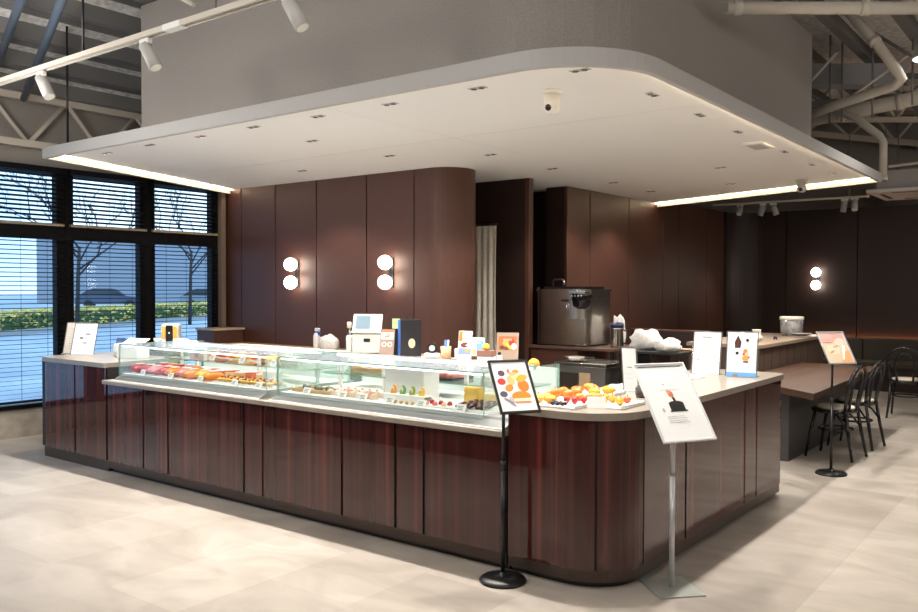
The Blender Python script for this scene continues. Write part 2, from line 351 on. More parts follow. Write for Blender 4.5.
# hedge along the car park
def leafy(m, n, box, size, seed):
    rnd = random.Random(seed)
    for k in range(n):
        p = Vector([rnd.uniform(a, b) for a, b in box]); d = Vector((rnd.gauss(0, 1), rnd.gauss(0, 1), rnd.gauss(0, 1))).normalized() * size; e = d.orthogonal().normalized() * size * .5
        f = m.bm.faces.new([m.bm.verts.new(q) for q in (p - d, p + e, p + d, p - e)]); f.material_index = rnd.choice([0, 0, 1])
    return m
hd = thing('hedge', 'low yellow-green clipped hedge along the road outside the windows', 'hedge', (-33.5, 20.0, 0), math.atan2(10.7, -6.5))
leafy(MB(), 9000, ((-14, 14), (-.5, .5), (.06, .80)), .11, 1).build('foliage', [cm((.75, .60, .16), .7), cm((.42, .38, .13), .7)], hd)
MB().box(-14, 14, -.42, .42, -.02, .66, .1).build('hedge_core', cm((.05, .10, .03), .9), hd)
def car(loc, rz, col, label):
    t = thing('parked_car', label, 'car', loc, rz, 'cars parked outside'); H = .9
    def sect(prof, x0, x1):
        m = MB(); m.xprism(prof, x0, x1); return m
    body = [(-2.2, .35), (2.2, .35), (2.25, .62), (2.1, .82), (1.2, .93), (-1.3, .98), (-2.15, .95), (-2.25, .6)]
    m = sect(body, -.85, .85); m.build('car_body', col, t)
    sect([(1.15, .93), (.55, 1.36), (.2, 1.45), (-1.0, 1.45), (-1.5, 1.30), (-2.0, .96)], -.72, .72).build('cabin', cm((.03, .04, .05), .1), t)
    sect([(.5, 1.40), (.15, 1.475), (-1.05, 1.475), (-1.45, 1.34), (-1.0, 1.43), (.2, 1.43)], -.70, .70).build('car_roof', col, t)
    for yy in (-1.35, 1.38):
        for xx in (-.86, .86): MB().tube([(xx - .09, yy, .32), (xx + .09, yy, .32)], .32, 18).build('wheel', MBLACK, t)
    for xx in (-.6, .6): MB().box(xx - .2, xx + .2, 2.14, 2.26, .6, .74, .03).build('headlight', cm((.8, .85, .9), .1), t)
    return t
car((-57.6, 33.2, 0), math.radians(-35), cm((.07, .09, .13), .15), 'dark saloon car parked behind the hedge, seen through middle window')
car((-53.5, 39.0, 0), math.radians(-40), cm((.22, .25, .28), .2), 'grey car parked behind the hedge, right of the dark saloon')
bl = thing('building', 'pale blue-grey building across the car park outside the windows', 'building', (-98, 62, 0), math.radians(-56))
MB().box(-26, 26, 0, 12, 0, 6.6).build('building_wall', cm((.30, .33, .37), .8), bl)
for k in range(8):
    for r in range(2):
        fr = MB().box(-23 + k * 6, -20 + k * 6, -.12, .1, 1.6 + r * 3.2, 3.4 + r * 3.2).build('window', cm((.5, .52, .55), .5), bl)
        MB().box(-22.8 + k * 6, -20.2 + k * 6, -.15, -.1, 1.75 + r * 3.2, 3.25 + r * 3.2).build('pane', cm((.08, .11, .16), .1), fr)
MB().box(-26.5, 26.5, -.6, 12.5, 6.6, 7.0).build('roof_slab', cm((.22, .23, .25), .8), bl)
sh = thing('house', 'dark low house far behind the hedge, left in the window view', 'building', (-72, 17, 0), math.radians(-70))
MB().box(-8, 8, 0, 9, 0, 4).build('house_wall', cm((.26, .30, .34), .8), sh)
m = MB(); m.xprism([(-1, 3.9), (10, 3.9), (4.5, 5.6)], -8.6, 8.6); m.build('roof', cm((.25, .27, .30), .8), sh)
for k in (-5, 0, 5):
    f = MB().box(k - 1.2, k + 1.2, -.1, .1, 1.2, 3.2).build('window', cm((.45, .5, .55), .5), sh); MB().box(k - 1.1, k + 1.1, -.14, -.09, 1.3, 3.1).build('pane', cm((.1, .14, .2), .1), f)
def tree(x, y, h, seed, label):
    rnd = random.Random(seed); t = thing('bare_tree', label, 'tree', (x, y, 0), 0, 'trees outside the windows'); m = MB()
    m.tube([(0, 0, -.03), (.05, .02, h * .3), (0, .1, h * .45)], [.08, .065, .05], 8)
    def br(p, d, L, r, lev):
        q = p + d * L; mid = p + d * L * .5 + Vector((rnd.uniform(-.1, .1), rnd.uniform(-.1, .1), .05)) * L
        m.tube([p, mid, q], [r, r * .8, r * .55], 5)
        if lev:
            for k in range(3):
                nd = (d + Vector((rnd.uniform(-.8, .8), rnd.uniform(-.8, .8), rnd.uniform(-.2, .6)))).normalized(); br(p + d * L * rnd.uniform(.5, 1), nd, L * .68, r * .55, lev - 1)
    for k in range(6):
        a = k * PI / 3; br(Vector((0, .05, h * (.3 + .03 * k))), Vector((math.cos(a), math.sin(a), .8)).normalized(), h * .3, .035, 3)
    m.build('branches', cm((.045, .04, .04), .9), t)
tree(-27, 14.4, 6.5, 2, 'bare dark tree outside the leftmost window'); tree(-31, 21.5, 7, 5, 'bare dark tree with spread branches outside the middle window'); tree(-30, 27.2, 7.5, 9, 'bare dark tree outside the right-hand window')
p = thing('lamp_post', 'thin dark post standing outside the right-hand window', 'post', (-24.8, 18.8, 0))
MB().tube([(0, 0, -.02), (0, 0, 4.2)], .05, 10).build('post', MBLACKM, p); MB().box(-.12, .12, -.12, .12, 1.8, 2.1, .02).build('junction_box', MBLACKM, p); MB().lathe([(.12, 0), (.12, .04), (.06, .05)], (0, 0, -.02)).build('base', MBLACKM, p)

# ------------------------------------------------------------------ canopy
cy = thing('ceiling_canopy', 'large white flat canopy with rounded corner and lit cove above the counter', 'canopy', (0, 0, 2.8))
CX1, CY0, CR = -2.02, 3.90, .62
CANOPY = [(-9.06, 6.97), (-7.92, CY0)] + arc(CX1 - CR, CY0 + CR, CR, -90, 0, 16) + [(CX1, 10.45), (-5.42, 11.8), (-5.42, 9.56), (-7.45, 9.52), (-7.45, 6.97)]
def canopy_path(d, _=0):                       # outline moved inwards by d
    P = [Vector(p) for p in CANOPY]; n = len(P); out = []
    for i in range(n):
        t0 = (P[i] - P[i - 1]).normalized(); t1 = (P[(i + 1) % n] - P[i]).normalized(); n0 = Vector((-t0.y, t0.x)); n1 = Vector((-t1.y, t1.x))
        b = (n0 + n1).normalized(); out.append(tuple(P[i] + b * (d / max(.3, b.dot(n0)))))
    return out
def ring(name, d0, d1, z0, z1, mt, close=True):
    A, B = canopy_path(d0, 0), canopy_path(d1, 0); m = MB(); n = len(A)
    va = [[m.bm.verts.new((x, y, z)) for x, y in P] for P, z in ((A, z0), (A, z1), (B, z1), (B, z0))]
    for k in range(4):
        P, Q = va[k], va[(k + 1) % 4]
        for i in range(n): m.bm.faces.new((P[i], P[(i + 1) % n], Q[(i + 1) % n], Q[i]))
    m._tag(m.bm.faces); return m.build(name, mt, cy)
ring('fascia', 0, .04, 0, .095, MFASC)
m = MB(); m.prism(canopy_path(.13, 0), .055, .068); m.build('soffit_panel', MSOFF, cy)
m = MB(); m.prism(canopy_path(.03, 0), .0952, .11); m.build('canopy_top', MFASC, cy)
P_ = canopy_path(.085)
for a_, b_ in [(k, k + 1) for k in range(20)]:
    A_, B_ = Vector(P_[a_]), Vector(P_[b_]); d_ = (B_ - A_) * .5; n_ = Vector((d_.y, -d_.x)).normalized() * .002
    MB().obox((*(A_ + B_) * .5, .048), (d_.x, d_.y, 0), (n_.x * 2, n_.y * 2, 0), (0, 0, .006)).build('led_strip', MLED, cy)
m = MB()
m.box(-4.352, -4.35, 4.05, 6.8, .0542, .056); m.box(-7.7, -2.2, 5.6, 5.602, .0542, .056); m.build('soffit_joint', cm((.55, .55, .53), .6), cy)

# twin downlights let into the soffit
def make_down(label):
    t = thing('downlight', label, 'downlight', (0, 0, 2.8545), 0, 'downlights in the canopy')
    m = MB(); m.box(-.062, .062, -.026, .026, -.004, 0, .0015, 1); m.build('trim_plate', MFASC, t)
    for s in (-1, 1): MB().lathe([(.018, -.008), (.020, -.004), (.020, -.003)], (s * .030, 0, 0), 14).build('lens', cm((.12, .14, .18), .1), t)
    return t
DL = [(-7.45, 4.28), (-6.72, 4.26), (-6.0, 4.27), (-5.31, 4.27), (-4.6, 4.29), (-3.9, 4.3), (-3.15, 4.29), (-2.42, 4.29)]
DR = [(-2.35, 5.11), (-2.35, 5.92), (-2.36, 6.74), (-2.36, 7.97), (-2.38, 8.97), (-2.38, 9.8)]
DI = [(-5.41, 4.975, 'between the front row and the panelled wall'), (-5.43, 5.98, 'close to the panelled wall, near its globe lamps'), (-6.88, 6.18, 'close to the panelled wall, left end'), (-4.62, 6.5, 'near the rounded wall corner'),
      (-4.64, 7.65, 'above the coffee brewer'), (-4.67, 9.09, 'close to the side wall'), (-3.2, 8.63, 'above the gap behind the right counter'), (-4.7, 10.2, 'by the lit far edge near the side wall'), (-3.6, 10.05, 'by the middle of the lit far edge')]
first = None
def put_down(x, y, label, rz, power):
    global first
    if first is None: t = first = make_down(label); t.location = (x, y, 2.8545); t.rotation_euler = (0, 0, rz)
    else: dup(first, (x, y, 2.8545), label, rz)
    lamp('downlight_beam', 'SPOT', (x, y, 2.838), power, (1, .95, .88), .035, (x, y, 0), math.radians(112), .55)
for i, (x, y) in enumerate(DL): put_down(x, y, 'twin downlight %s from left along the canopy front edge' % ORD[i], 0, K_DOWN)
for i, (x, y) in enumerate(DR): put_down(x, y, 'twin downlight %s from the rounded corner along the canopy right edge' % ORD[i], PI / 2, K_DOWN)
for x, y, s in DI: put_down(x, y, 'twin inner downlight in the canopy ' + s, 0, K_DOWN * .55)
# ceiling cameras and vent
def cctv(x, y, label, white):
    t = thing('security_camera', label, 'camera', (x, y, 2.8545)); sh_ = MWHITE if white else MFASC
    MB().lathe([(.062, 0), (.066, -.006), (.062, -.018), (.05, -.022)], seg=20).build('mount', sh_, t)
    MB().lathe([(.05, -.022), (.052, -.10), (.046, -.125), (.03, -.142), (0, -.148)], seg=20).build('housing', sh_, t)
    MB().ball((.0, -.042, -.112), .022).build('lens', MBLACKG, t)
cctv(-2.82, 4.64, 'white ceiling camera under the canopy near its rounded corner', True); cctv(-2.82, 10.2, 'small dark-eyed camera at the lit far edge of the canopy', False)
t = thing('ceiling_vent', 'white square air diffuser in the canopy near its right edge', 'vent', (-2.43, 7.45, 2.8545), 0)
MB().box(-.09, .09, -.17, .17, -.02, 0, .004, 1).build('vent_body', MWHITE, t); MB().box(-.06, .06, -.13, .13, -.024, -.019).build('grille', MFASC, t)

# ------------------------------------------------------------------ counter cabinets
def panels(parent, path_pts, z0, z1, name='front_panel'):
    m = MB(); m.prism(ribbon(path_pts, .010, 1), z0, z1); return m.build(name, MROSE, parent)
g = .011
# left cabinet
cl = thing('counter_cabinet', 'glossy rosewood cabinet at the left end of the counter, rounded corner', 'cabinet', (0, 0, 0), 0, 'counter cabinets')
for a, b in ((-7.36, -6.83),): panels(cl, [(a + g, 3.90), (b - g, 3.90)], .10, .90)
panels(cl, [(-8.0, 4.6)] + arc(-7.88, 4.02, .12, 180, 270, 8) + [(-7.36 - g, 3.90)], .10, .90, 'corner_panel')
MB().box(-7.98, -6.83, 3.911, 4.58, .10, .895).build('carcass', MJOINT, cl); MB().box(-7.95, -6.83, 3.915, 4.55, 0, .10).build('plinth', MRAIL, cl)
ct = MB().prism([(-8.03, 4.62), (-8.03, 4.02)] + arc(-7.89, 4.02, .14, 180, 270, 8) + [(-6.84, 3.88), (-6.84, 4.62)], .90, .94).build('countertop', MSTONE)
tag(ct, 'greige stone countertop on the left cabinet, carrying the twin menu', 'countertop', 'stone countertops')
# display cabinet
cd = thing('counter_cabinet', 'long glossy rosewood cabinet carrying the glass display cases', 'cabinet', (0, 0, 0), 0, 'counter cabinets')
jx = [-6.82, -6.27, -5.92, -4.97, -4.76, -3.96, -3.49, -3.26, -2.655]
for a, b in zip(jx, jx[1:]): panels(cd, [(a + g, 3.90), (b - g, 3.90)], .10, .765)
MB().box(-6.82, -2.66, 3.911, 4.86, .10, .765).build('carcass', MJOINT, cd); MB().box(-6.82, -2.66, 3.905, 4.85, .035, .10).build('bottom_rail', MRAIL, cd)
MB().box(-6.80, -2.66, 3.945, 4.80, 0, .035).build('plinth', MBLACK, cd)
MB().box(-6.82, -2.655, 3.85, 4.0, .765, .80, .006).build('ledge', MSTONE, cd)
MB().box(-6.82, -2.90, 4.0, 4.86, .765, .80).build('deck_board', MWHITE, cd)
bc_ = thing('counter_cabinet', 'dark brown cupboard under the pale service worktop, behind the glass cases', 'cabinet', (0, 0, 0), 0, 'counter cabinets'); MB().box(-6.80, -3.42, 4.88, 5.25, .04, 1.0).build('cupboard_body', MBROWND, bc_); MB().box(-6.78, -3.44, 4.90, 5.2, 0, .04).build('plinth', MBLACK, bc_)
sv = MB().prism([(-6.80, 4.83), (-3.04, 4.83), (-3.04, 4.97), (-3.42, 5.30), (-6.80, 5.30)], 1.0, 1.04).build('service_counter', mat('pale_worktop', (.55, .48, .38), .4)); tag(sv, 'pale worktop behind the glass cases, carrying the till', 'worktop')
# corner cabinet
cc = thing('counter_cabinet', 'glossy rosewood corner cabinet with a large rounded front corner', 'cabinet', (0, 0, 0), 0, 'counter cabinets')
R = .33
panels(cc, [(-2.655 + g, 3.90), (-2.30, 3.90)] + arc(-1.97 - R, 3.90 + R, R, -90, -58, 5), .10, .90)
panels(cc, arc(-1.97 - R, 3.90 + R, R, -56, -4, 8), .10, .90, 'curved_panel')
rj = [4.21, 4.79, 5.82, 6.07]
for a, b in zip(rj, rj[1:]): panels(cc, [(-1.97, a + g), (-1.97, b - g)], .10, .90, 'side_panel')
panels(cc, [(-1.97, 6.07 + g)] + arc(-2.05, 6.62, .08, 0, 90, 6) + [(-2.6, 6.70)], .10, .90, 'side_panel')
def corner(d, r, y1=6.70, x0=-2.645): return [(x0, y1 - d), (x0, 3.90 + d)] + arc(-1.97 - R, 3.90 + R, R - d, -90, 0, 12) + arc(-2.05, y1 - .08, .08 - min(d, .07), 0, 90, 4)
MB().prism(corner(.0112, 0), .10, .898).build('carcass', MJOINT, cc); MB().prism(corner(.004, 0), .035, .10).build('bottom_rail', MRAIL, cc); MB().prism(corner(.045, 0), 0, .035).build('plinth', MBLACK, cc)
ct = MB().prism([(-2.65, 6.73), (-2.65, 3.88)] + arc(-2.30, 4.23, .35, -90, 0, 12) + arc(-2.07, 6.61, .12, 0, 90, 6), .90, .94).build('countertop', MSTONE)
tag(ct, 'greige stone countertop of the corner cabinet, carrying the fruit trays', 'countertop', 'stone countertops')

# ------------------------------------------------------------------ glass display cases
def glass_box(name, parent, x0, x1, y0, y1, z0, z1, mt=None):
    m = MB(); m.box(x0, x1, y0, y1, z0, z1); m.bm.normal_update(); d = (x1 - x0, y1 - y0, z1 - z0); ax = d.index(min(d))
    for f in m.bm.faces: f.material_index = 0 if abs(f.normal[ax]) > .5 else 1
    return m.build(name, [mt or MGLASS, MGEDGE], parent)
def case(x0, x1, label, posts, bx1=None):
    bx1 = bx1 or x1
    t = thing('display_case', label, 'display case', (0, 0, 0), 0, 'glass display cases')
    m = MB(); m.xprism([(3.885, .80), (4.84, .80), (4.84, .855), (3.965, .855), (3.955, .84)], x0, bx1); m.build('case_base', MCASEB, t)
    MB().box(x0 + .01, x1 - .01, 3.975, 4.78, .8552, .8558).build('deck_liner', MWHITE, t)
    m = MB(); m.box(x0, bx1, 3.872, 3.884, .80, .808); m.build('white_strip', MWHITE, t)
    glass_box('front_glass', t, x0, x1, 3.945, 3.953, .842, 1.10)
    glass_box('top_glass', t, x0, x1, 3.945, 4.52, 1.10, 1.108, MFROST)
    for x in (x0, x1 - .008): glass_box('end_glass', t, x, x + .008, 3.955, 4.80, .855, 1.10, MSIDE)
    MB().box(x0 + .02, x1 - .02, 4.515, 4.55, 1.075, 1.108, .003, 1).build('top_rail', MALU, t)
    MB().box(x0 + .03, x1 - .03, 4.505, 4.515, 1.08, 1.10).build('led_strip', MLEDC, t)
    MB().box(x0 + .03, x1 - .03, 3.96, 3.972, 1.088, 1.099).build('led_strip', MLEDC, t)
    glass_box('shelf', t, x0 + .03, x1 - .03, 4.36, 4.74, .962, .970)
    for x in posts: MB().box(x - .012, x + .012, 4.50, 4.524, .855, 1.075).build('post', MWHITE, t)
    MB().box(x0 + .02, x1 - .02, 4.79, 4.81, .855, 1.07).build('back_door', mat('frosted_door', (.50, .56, .55), .3), t)
    return t
case(-6.71, -4.78, 'left glass display case with wrapped sweets and fruit tarts', (-6.63, -6.4, -5.55, -4.85)); case(-4.66, -2.85, 'right glass display case with cakes and chocolate', (-4.6, -4.15, -3.40, -2.95), -2.665)
DZ = .856; SZ = .971
# wrapped sweets
def packet(x, y, z, col, col2, label, rz, w_=.075, l_=.10, tilt=0, group='wrapped sweets in the left case', sc_k=1.0):
    t = thing('wrapped_sweet', label, 'sweet', (x, y, z), rz, group); m = MB(); N = 10; rows = []
    for i in range(N + 1):
        u = -1 + 2 * i / N; h = .034 * max(0.06, (1 - u * u)) ** .6; ww = w_ * (1 if abs(u) < .75 else 1.06); r = []
        for k in range(12):
            a = 2 * PI * k / 12; r.append(m.bm.verts.new((ww * .5 * math.cos(a) * (1 if abs(math.cos(a)) > .3 else 1), u * l_ * .62, .032 + h * math.sin(a) * .9)))
        rows.append(r)
    fs = []
    for A, B in zip(rows, rows[1:]):
        for k in range(12): fs.append(m.bm.faces.new((A[k], A[(k + 1) % 12], B[(k + 1) % 12], B[k])))
    fs += [m.bm.faces.new(list(reversed(rows[0]))), m.bm.faces.new(rows[-1])]; m._tag(fs, True)
    m.build('wrapper', cm(col, .35), t)
    MB().box(-w_ * .28, w_ * .28, -l_ * .25, l_ * .25, .060, .0645, .001, 1).build('paper_band', cm(col2, .6), t); t.rotation_euler = (tilt, 0, rz); t.scale = (sc_k, sc_k, sc_k)
    return t
RED, ORG, YEL, PNK, CRM, WHT, DRK = (.45, .03, .02), (.85, .25, .03), (.9, .50, .06), (.75, .28, .28), (.85, .70, .5), (.85, .85, .85), (.03, .018, .014)
names = {RED: 'red', ORG: 'orange', YEL: 'yellow', PNK: 'pink', CRM: 'cream', WHT: 'white'}
fr = [RED, RED, PNK, RED, ORG, PNK, ORG, YEL, ORG]
for i, c in enumerate(fr): packet(-6.60 + i * .128, 4.08 + .02 * (i % 2), DZ, c, WHT if i % 3 else CRM, '%s wrapped sweet with pale band, %s from left in the front row' % (names[c], ORD[i]), random.uniform(-.35, .35), sc_k=1.3)
for i in range(5): packet(-6.58 + i * .118, 4.30 + .01 * (i % 2), DZ, [RED, ORG, RED, PNK, ORG, RED, ORG, PNK][i], CRM, '%s wrapped sweet, %s from left in the second row' % (['red', 'orange', 'red', 'pink', 'orange', 'red', 'orange', 'pink'][i], ORD[i]), random.uniform(-.15, .15), .085, .09, sc_k=1.2)
for i in range(10): packet(-6.45 + i * .13, 4.645, SZ, [CRM, ORG, RED, ORG, YEL, ORG, RED, YEL, ORG, CRM][i], WHT, '%s wrapped sweet, %s from left on the left glass shelf' % (['cream', 'orange', 'red', 'orange', 'yellow', 'orange', 'red', 'yellow', 'orange', 'cream'][i], ORD[i]), random.uniform(-.3, .3), .09, .11, sc_k=1.0)
# fruit tarts, one built, the rest copied
def make_tart():
    t = thing('fruit_tart', '', 'tart', (0, 0, 0)); m = MB(); pr = [(.022, 0), (.032, .018), (.033, .022), (.028, .021), (0, .019)]; m.lathe(pr, seg=18); m.build('crust', cm((.62, .36, .12), .7), t)
    MB().ball((0, 0, .018), .026, 1, 1, .45, 14).build('glaze', cm((.9, .55, .08), .15), t)
    MB().ball((.010, .004, .030), .009).build('berry', cm((.5, .02, .03), .25), t); MB().ball((-.009, .007, .030), .009).build('berry', cm((.03, .02, .06), .25), t)
    MB().box(-.008, .004, -.014, -.004, .026, .034, .002, 1).build('fruit_cube', cm((.9, .45, .05), .3), t)
    return t
tart0 = make_tart(); k = 0
for r in range(2):
    for i in range(9):
        lab = 'small fruit tart, %s from left in the %s tart row' % (ORD[i], ['front', 'rear'][r]); x, y = -5.45 + i * .072, 4.06 + r * .085
        if k == 0: tart0.location = (x, y, DZ + .013); tart0['label'] = lab; tart0['group'] = 'fruit tarts in the left case'
        else: dup(tart0, (x, y, DZ + .013), lab, k * .9)
        k += 1
def tray(name, x0, x1, y0, y1, z, mt, label, cat='tray', lip=.018, group=None):
    t = thing(name, label, cat, ((x0 + x1) / 2, (y0 + y1) / 2, z), 0, group); a, b = (x1 - x0) / 2, (y1 - y0) / 2
    MB().box(-a, a, -b, b, 0, .01, .003, 1).build('tray_base', mt, t); m = MB(); e = .01
    m.box(-a, a, -b, -b + e, .01, lip); m.box(-a, a, b - e, b, .01, lip); m.box(-a, -a + e, -b + e, b - e, .01, lip); m.box(a - e, a, -b + e, b - e, .01, lip); m.build('rim', mt, t); return t
tray('pastry_tray', -5.50, -4.83, 4.01, 4.19, DZ, MCARD, 'white tray under the small fruit tarts', lip=.013)
tray('pastry_tray', -5.98, -5.20, 4.24, 4.42, DZ, MALU, 'silver tray behind the fruit tarts in the left case', lip=.014)
def loaf(x, y, z, sx, sy, sz, col, label, name='cake', cat='cake', group=None, top=None):
    t = thing(name, label, cat, (x, y, z), 0, group); MB().box(-sx, sx, -sy, sy, 0, sz, min(sx, sy, sz) * .3, 3).build('sponge', cm(col, .7), t)
    MB().box(-sx * .94, sx * .94, -sy * .94, sy * .94, sz - .003, sz + .005, .003, 1).build('icing', cm(top or tuple(min(1, c * 1.3) for c in col), .4), t); return t
for i in range(6): loaf(-5.92 + i * .13, 4.33, DZ + .0105, .045, .05, .045, [(.8, .45, .2), (.75, .2, .1), (.9, .6, .3)][i % 3], 'small iced pastry, %s from left on the silver tray' % ORD[i], 'iced_pastry', 'pastry', 'iced pastries on the silver tray', (.9, .85, .8) if i % 2 else (.6, .08, .06))
# price cards
def price_card(x, y, z, label, w_=.07, h_=.045, rz=0):
    t = thing('price_card', label, 'price card', (x, y, z), rz, 'price cards'); m = MB(); m.obox((0, .008, h_ / 2), (w_ / 2, 0, 0), (0, .0012, -.0004), (0, .012, h_ / 2)); m.build('card', MCARD, t)
    m = MB(); m.box(-w_ * .4, w_ * .4, .004, .022, 0, .003); m.build('card_foot', MACRYL, t)
    m = MB()
    for k, ww in enumerate((.34, .25, .3)): m.obox((0 - w_ * .05, .0055 - .0 + (h_ * (.72 - .2 * k) - h_ / 2) * .53, h_ * (.72 - .2 * k)), (w_ * ww, 0, 0), (0, .0004, 0), (0, .0004, .0018))
    m.build('printed_line', cm((.15, .12, .1), .6), t)
for i, x in enumerate((-6.42, -6.02, -5.62, -5.2, -4.92)): price_card(x, 3.985, DZ, 'white price card, %s from left at the front of the left case' % ORD[i])
for i, x in enumerate((-4.4, -4.05, -3.86, -3.62, -3.36, -3.05)): price_card(x, 3.985, DZ, 'white price card, %s from left at the front of the right case' % ORD[i])
for i, x in enumerate((-6.1, -5.7, -5.3)): price_card(x, 4.45, SZ, 'white price card, %s from left on the left glass shelf' % ORD[i])
# tall white holder block in the left case
for x, s in ((-6.22, 'between wrapped sweets'), (-5.15, 'behind the fruit tarts')):
    t = thing('paper_block', 'white upright paper stack in the left case ' + s, 'paper', (x, 4.40 if x < -6 else 4.31, SZ if x < -6 else DZ)); MB().box(-.10, .10, -.02, .02, 0, .09, .003, 1).build('paper_stack', MPAPER, t); MB().box(-.03, .03, -.024, -.019, .02, .08, .001, 1).build('label_tab', cm((.6, .6, .62), .5), t)
# wooden trays with sweets
def wood_tray(x, y, z, label, cols, what, lw=.19):
    tray('wooden_tray', x - lw, x + lw, y - .08, y + .08, z, MTRAYW, label, lip=.026, group='wooden trays')
    for i in range(6):
        c = cols[i % len(cols)]; t = thing('bite_sized_sweet', '%s, %s from left on the %s' % (what, ORD[i], label.split(' with')[0]), 'sweet', (x - lw + .045 + i * (lw * 2 - .09) / 5, y + .02 * (-1) ** i, z + .0105), .4 * i, 'sweets on the wooden trays')
        MB().box(-.024, .024, -.018, .018, 0, .034, .009, 3).build('sweet_body', cm(c, .5), t); MB().ball((0, 0, .035), .009, 1, 1, .6, 10).build('topping', cm((.5, .5, .35), .5), t)
wood_tray(-4.42, 4.12, DZ, 'low front wooden tray with dark green sweets', [(.10, .14, .10), (.2, .2, .17)], 'dark green sweet'); wood_tray(-4.36, 4.63, SZ, 'raised wooden tray with pale sweets', [(.7, .55, .35), (.5, .5, .45)], 'pale sweet', .17)
# right case contents
tray('dark_tray', -4.05, -3.45, 4.42, 4.66, SZ, cm((.06, .06, .065), .3), 'dark tray with pink slices on the right glass shelf', lip=.02)
for i in range(6): loaf(-3.98 + i * .095, 4.53, SZ + .0105, .03, .07, .028, (.75, .30, .27) if i % 2 else (.55, .18, .15), 'pink cake slice, %s from left on the dark tray' % ORD[i], 'cake_slice', 'cake', 'pink slices on the dark tray')
for r in range(2):
    for i in range(7):
        t = thing('meringue', 'pale rosette biscuit, %s from left in the %s biscuit row' % (ORD[i], ['front', 'rear'][r]), 'biscuit', (-4.25 + i * .068, 4.08 + r * .10, DZ), i, 'pale biscuits in the right case')
        MB().lathe([(.030, 0), (.033, .010), (.026, .020), (.028, .026), (.016, .036), (0, .046)], seg=9).build('biscuit', cm([(.72, .55, .42), (.78, .68, .6), (.7, .4, .3)][(i + r) % 3], .7), t); MB().ball((0, 0, .044), .007).build('topping', cm((.45, .25, .12), .5), t)
t = thing('sweet_box', 'large white box with four colourful sweets standing in front of it', 'box', (-3.66, 4.255, DZ)); MB().box(-.17, .17, -.08, .08, 0, .20, .004, 1).build('box_body', MCARD, t); MB().box(-.172, .172, -.082, .082, .17, .205, .003, 1).build('box_lid', MPAPER, t)
loc0 = [(-3.80, (.85, .35, .05), 'orange and yellow'), (-3.72, (.12, .35, .10), 'green'), (-3.64, (.30, .38, .05), 'olive green'), (-3.56, (.9, .55, .08), 'yellow')]
for x, c, n_ in loc0:
    t = thing('shaped_sweet', '%s upright curl-shaped sweet before the white box' % n_, 'sweet', (x + .10, 4.115, DZ + .05), 0, 'upright colourful sweets'); m = MB()
    m.tube([(.018 * math.cos(a), 0, .030 + .024 * math.sin(a)) for a in [(-2.6 + k * .5) for k in range(9)]], .0095, 8); m.build('curl', cm(c, .4), t); MB().ball((-.012, 0, .024), .008).build('tip', cm((.9, .4, .05), .4), t); MB().box(-.02, .02, -.012, .012, 0, .008, .002, 1).build('foot', cm(c, .4), t)
t = thing('riser', 'white riser step under the colourful upright sweets', 'stand', (-3.58, 4.12, DZ)); MB().box(-.17, .17, -.045, .045, .044, .05).build('riser_top', MCARD, t); MB().box(-.17, .17, -.044, -.038, 0, .044).build('riser_front', MCARD, t); MB().box(-.17, .17, .038, .044, 0, .044).build('riser_back', MCARD, t)
for i in range(5):
    t = thing('small_pastry', 'golden brown finger biscuit, %s from left below the colourful sweets' % ORD[i], 'biscuit', (-3.66 + i * .048, 4.035, DZ), .5, 'golden finger biscuits'); MB().ball((0, 0, .011), .011, 1.0, 2.8, 1, 10).build('biscuit', cm((.45, .25, .06), .5), t)
tray('berry_tray', -3.43, -3.17, 4.02, 4.16, DZ, MCARD, 'white tray of red and pink bonbons', lip=.013)
for r in range(2):
    for i in range(3):
        c = [(.55, .02, .02), (.35, .02, .03), (.40, .05, .05)][i] if r else [(.75, .35, .3), (.7, .2, .2), (.85, .5, .3)][i]
        t = thing('bonbon', '%s bonbon, %s from left in the %s row of the bonbon tray' % (['pink', 'dark red'][r], ORD[i], ['front', 'rear'][r]), 'bonbon', (-3.37 + i * .07, 4.055 + r * .06, DZ + .0105), 0, 'bonbons')
        MB().lathe([(.017, 0), (.018, .008), (.012, .020), (0, .026)], seg=14).build('shell', cm(c, .2), t); MB().ball((0, 0, .025), .005).build('topping', cm((.8, .7, .6), .4), t)
t = thing('glass_jar', 'glass jar with dark lid at the back of the right case', 'jar', (-3.30, 4.60, SZ)); MB().lathe([(.040, 0), (.042, .01), (.042, .075), (.030, .088)], seg=18).build('jar_body', MGLASS, t); MB().lathe([(.036, .0885), (.036, .102), (.012, .103)], seg=18).build('lid', cm((.06, .065, .07), .3), t); MB().lathe([(.036, .004), (.037, .05), (0, .052)], seg=16).build('contents', cm((.5, .5, .5), .5), t)
loaf(-3.22, 4.36, DZ, .055, .05, .10, (.75, .50, .12), 'tall yellow sponge cake block beside the glass jar', 'sponge_cake'); loaf(-3.06, 4.36, DZ, .065, .05, .07, (.80, .55, .13), 'low yellow sponge cake block right of the taller one', 'sponge_cake', top=(.9, .75, .4)); loaf(-2.935, 4.40, DZ, .04, .06, .09, (.42, .42, .38), 'grey-green boxed cake at the right end of the case', 'boxed_cake')
tray('chocolate_tray', -3.14, -2.875, 4.0, 4.27, DZ, MCARD, 'white tray heaped with dark chocolate bark', lip=.013)
rnd = random.Random(4)
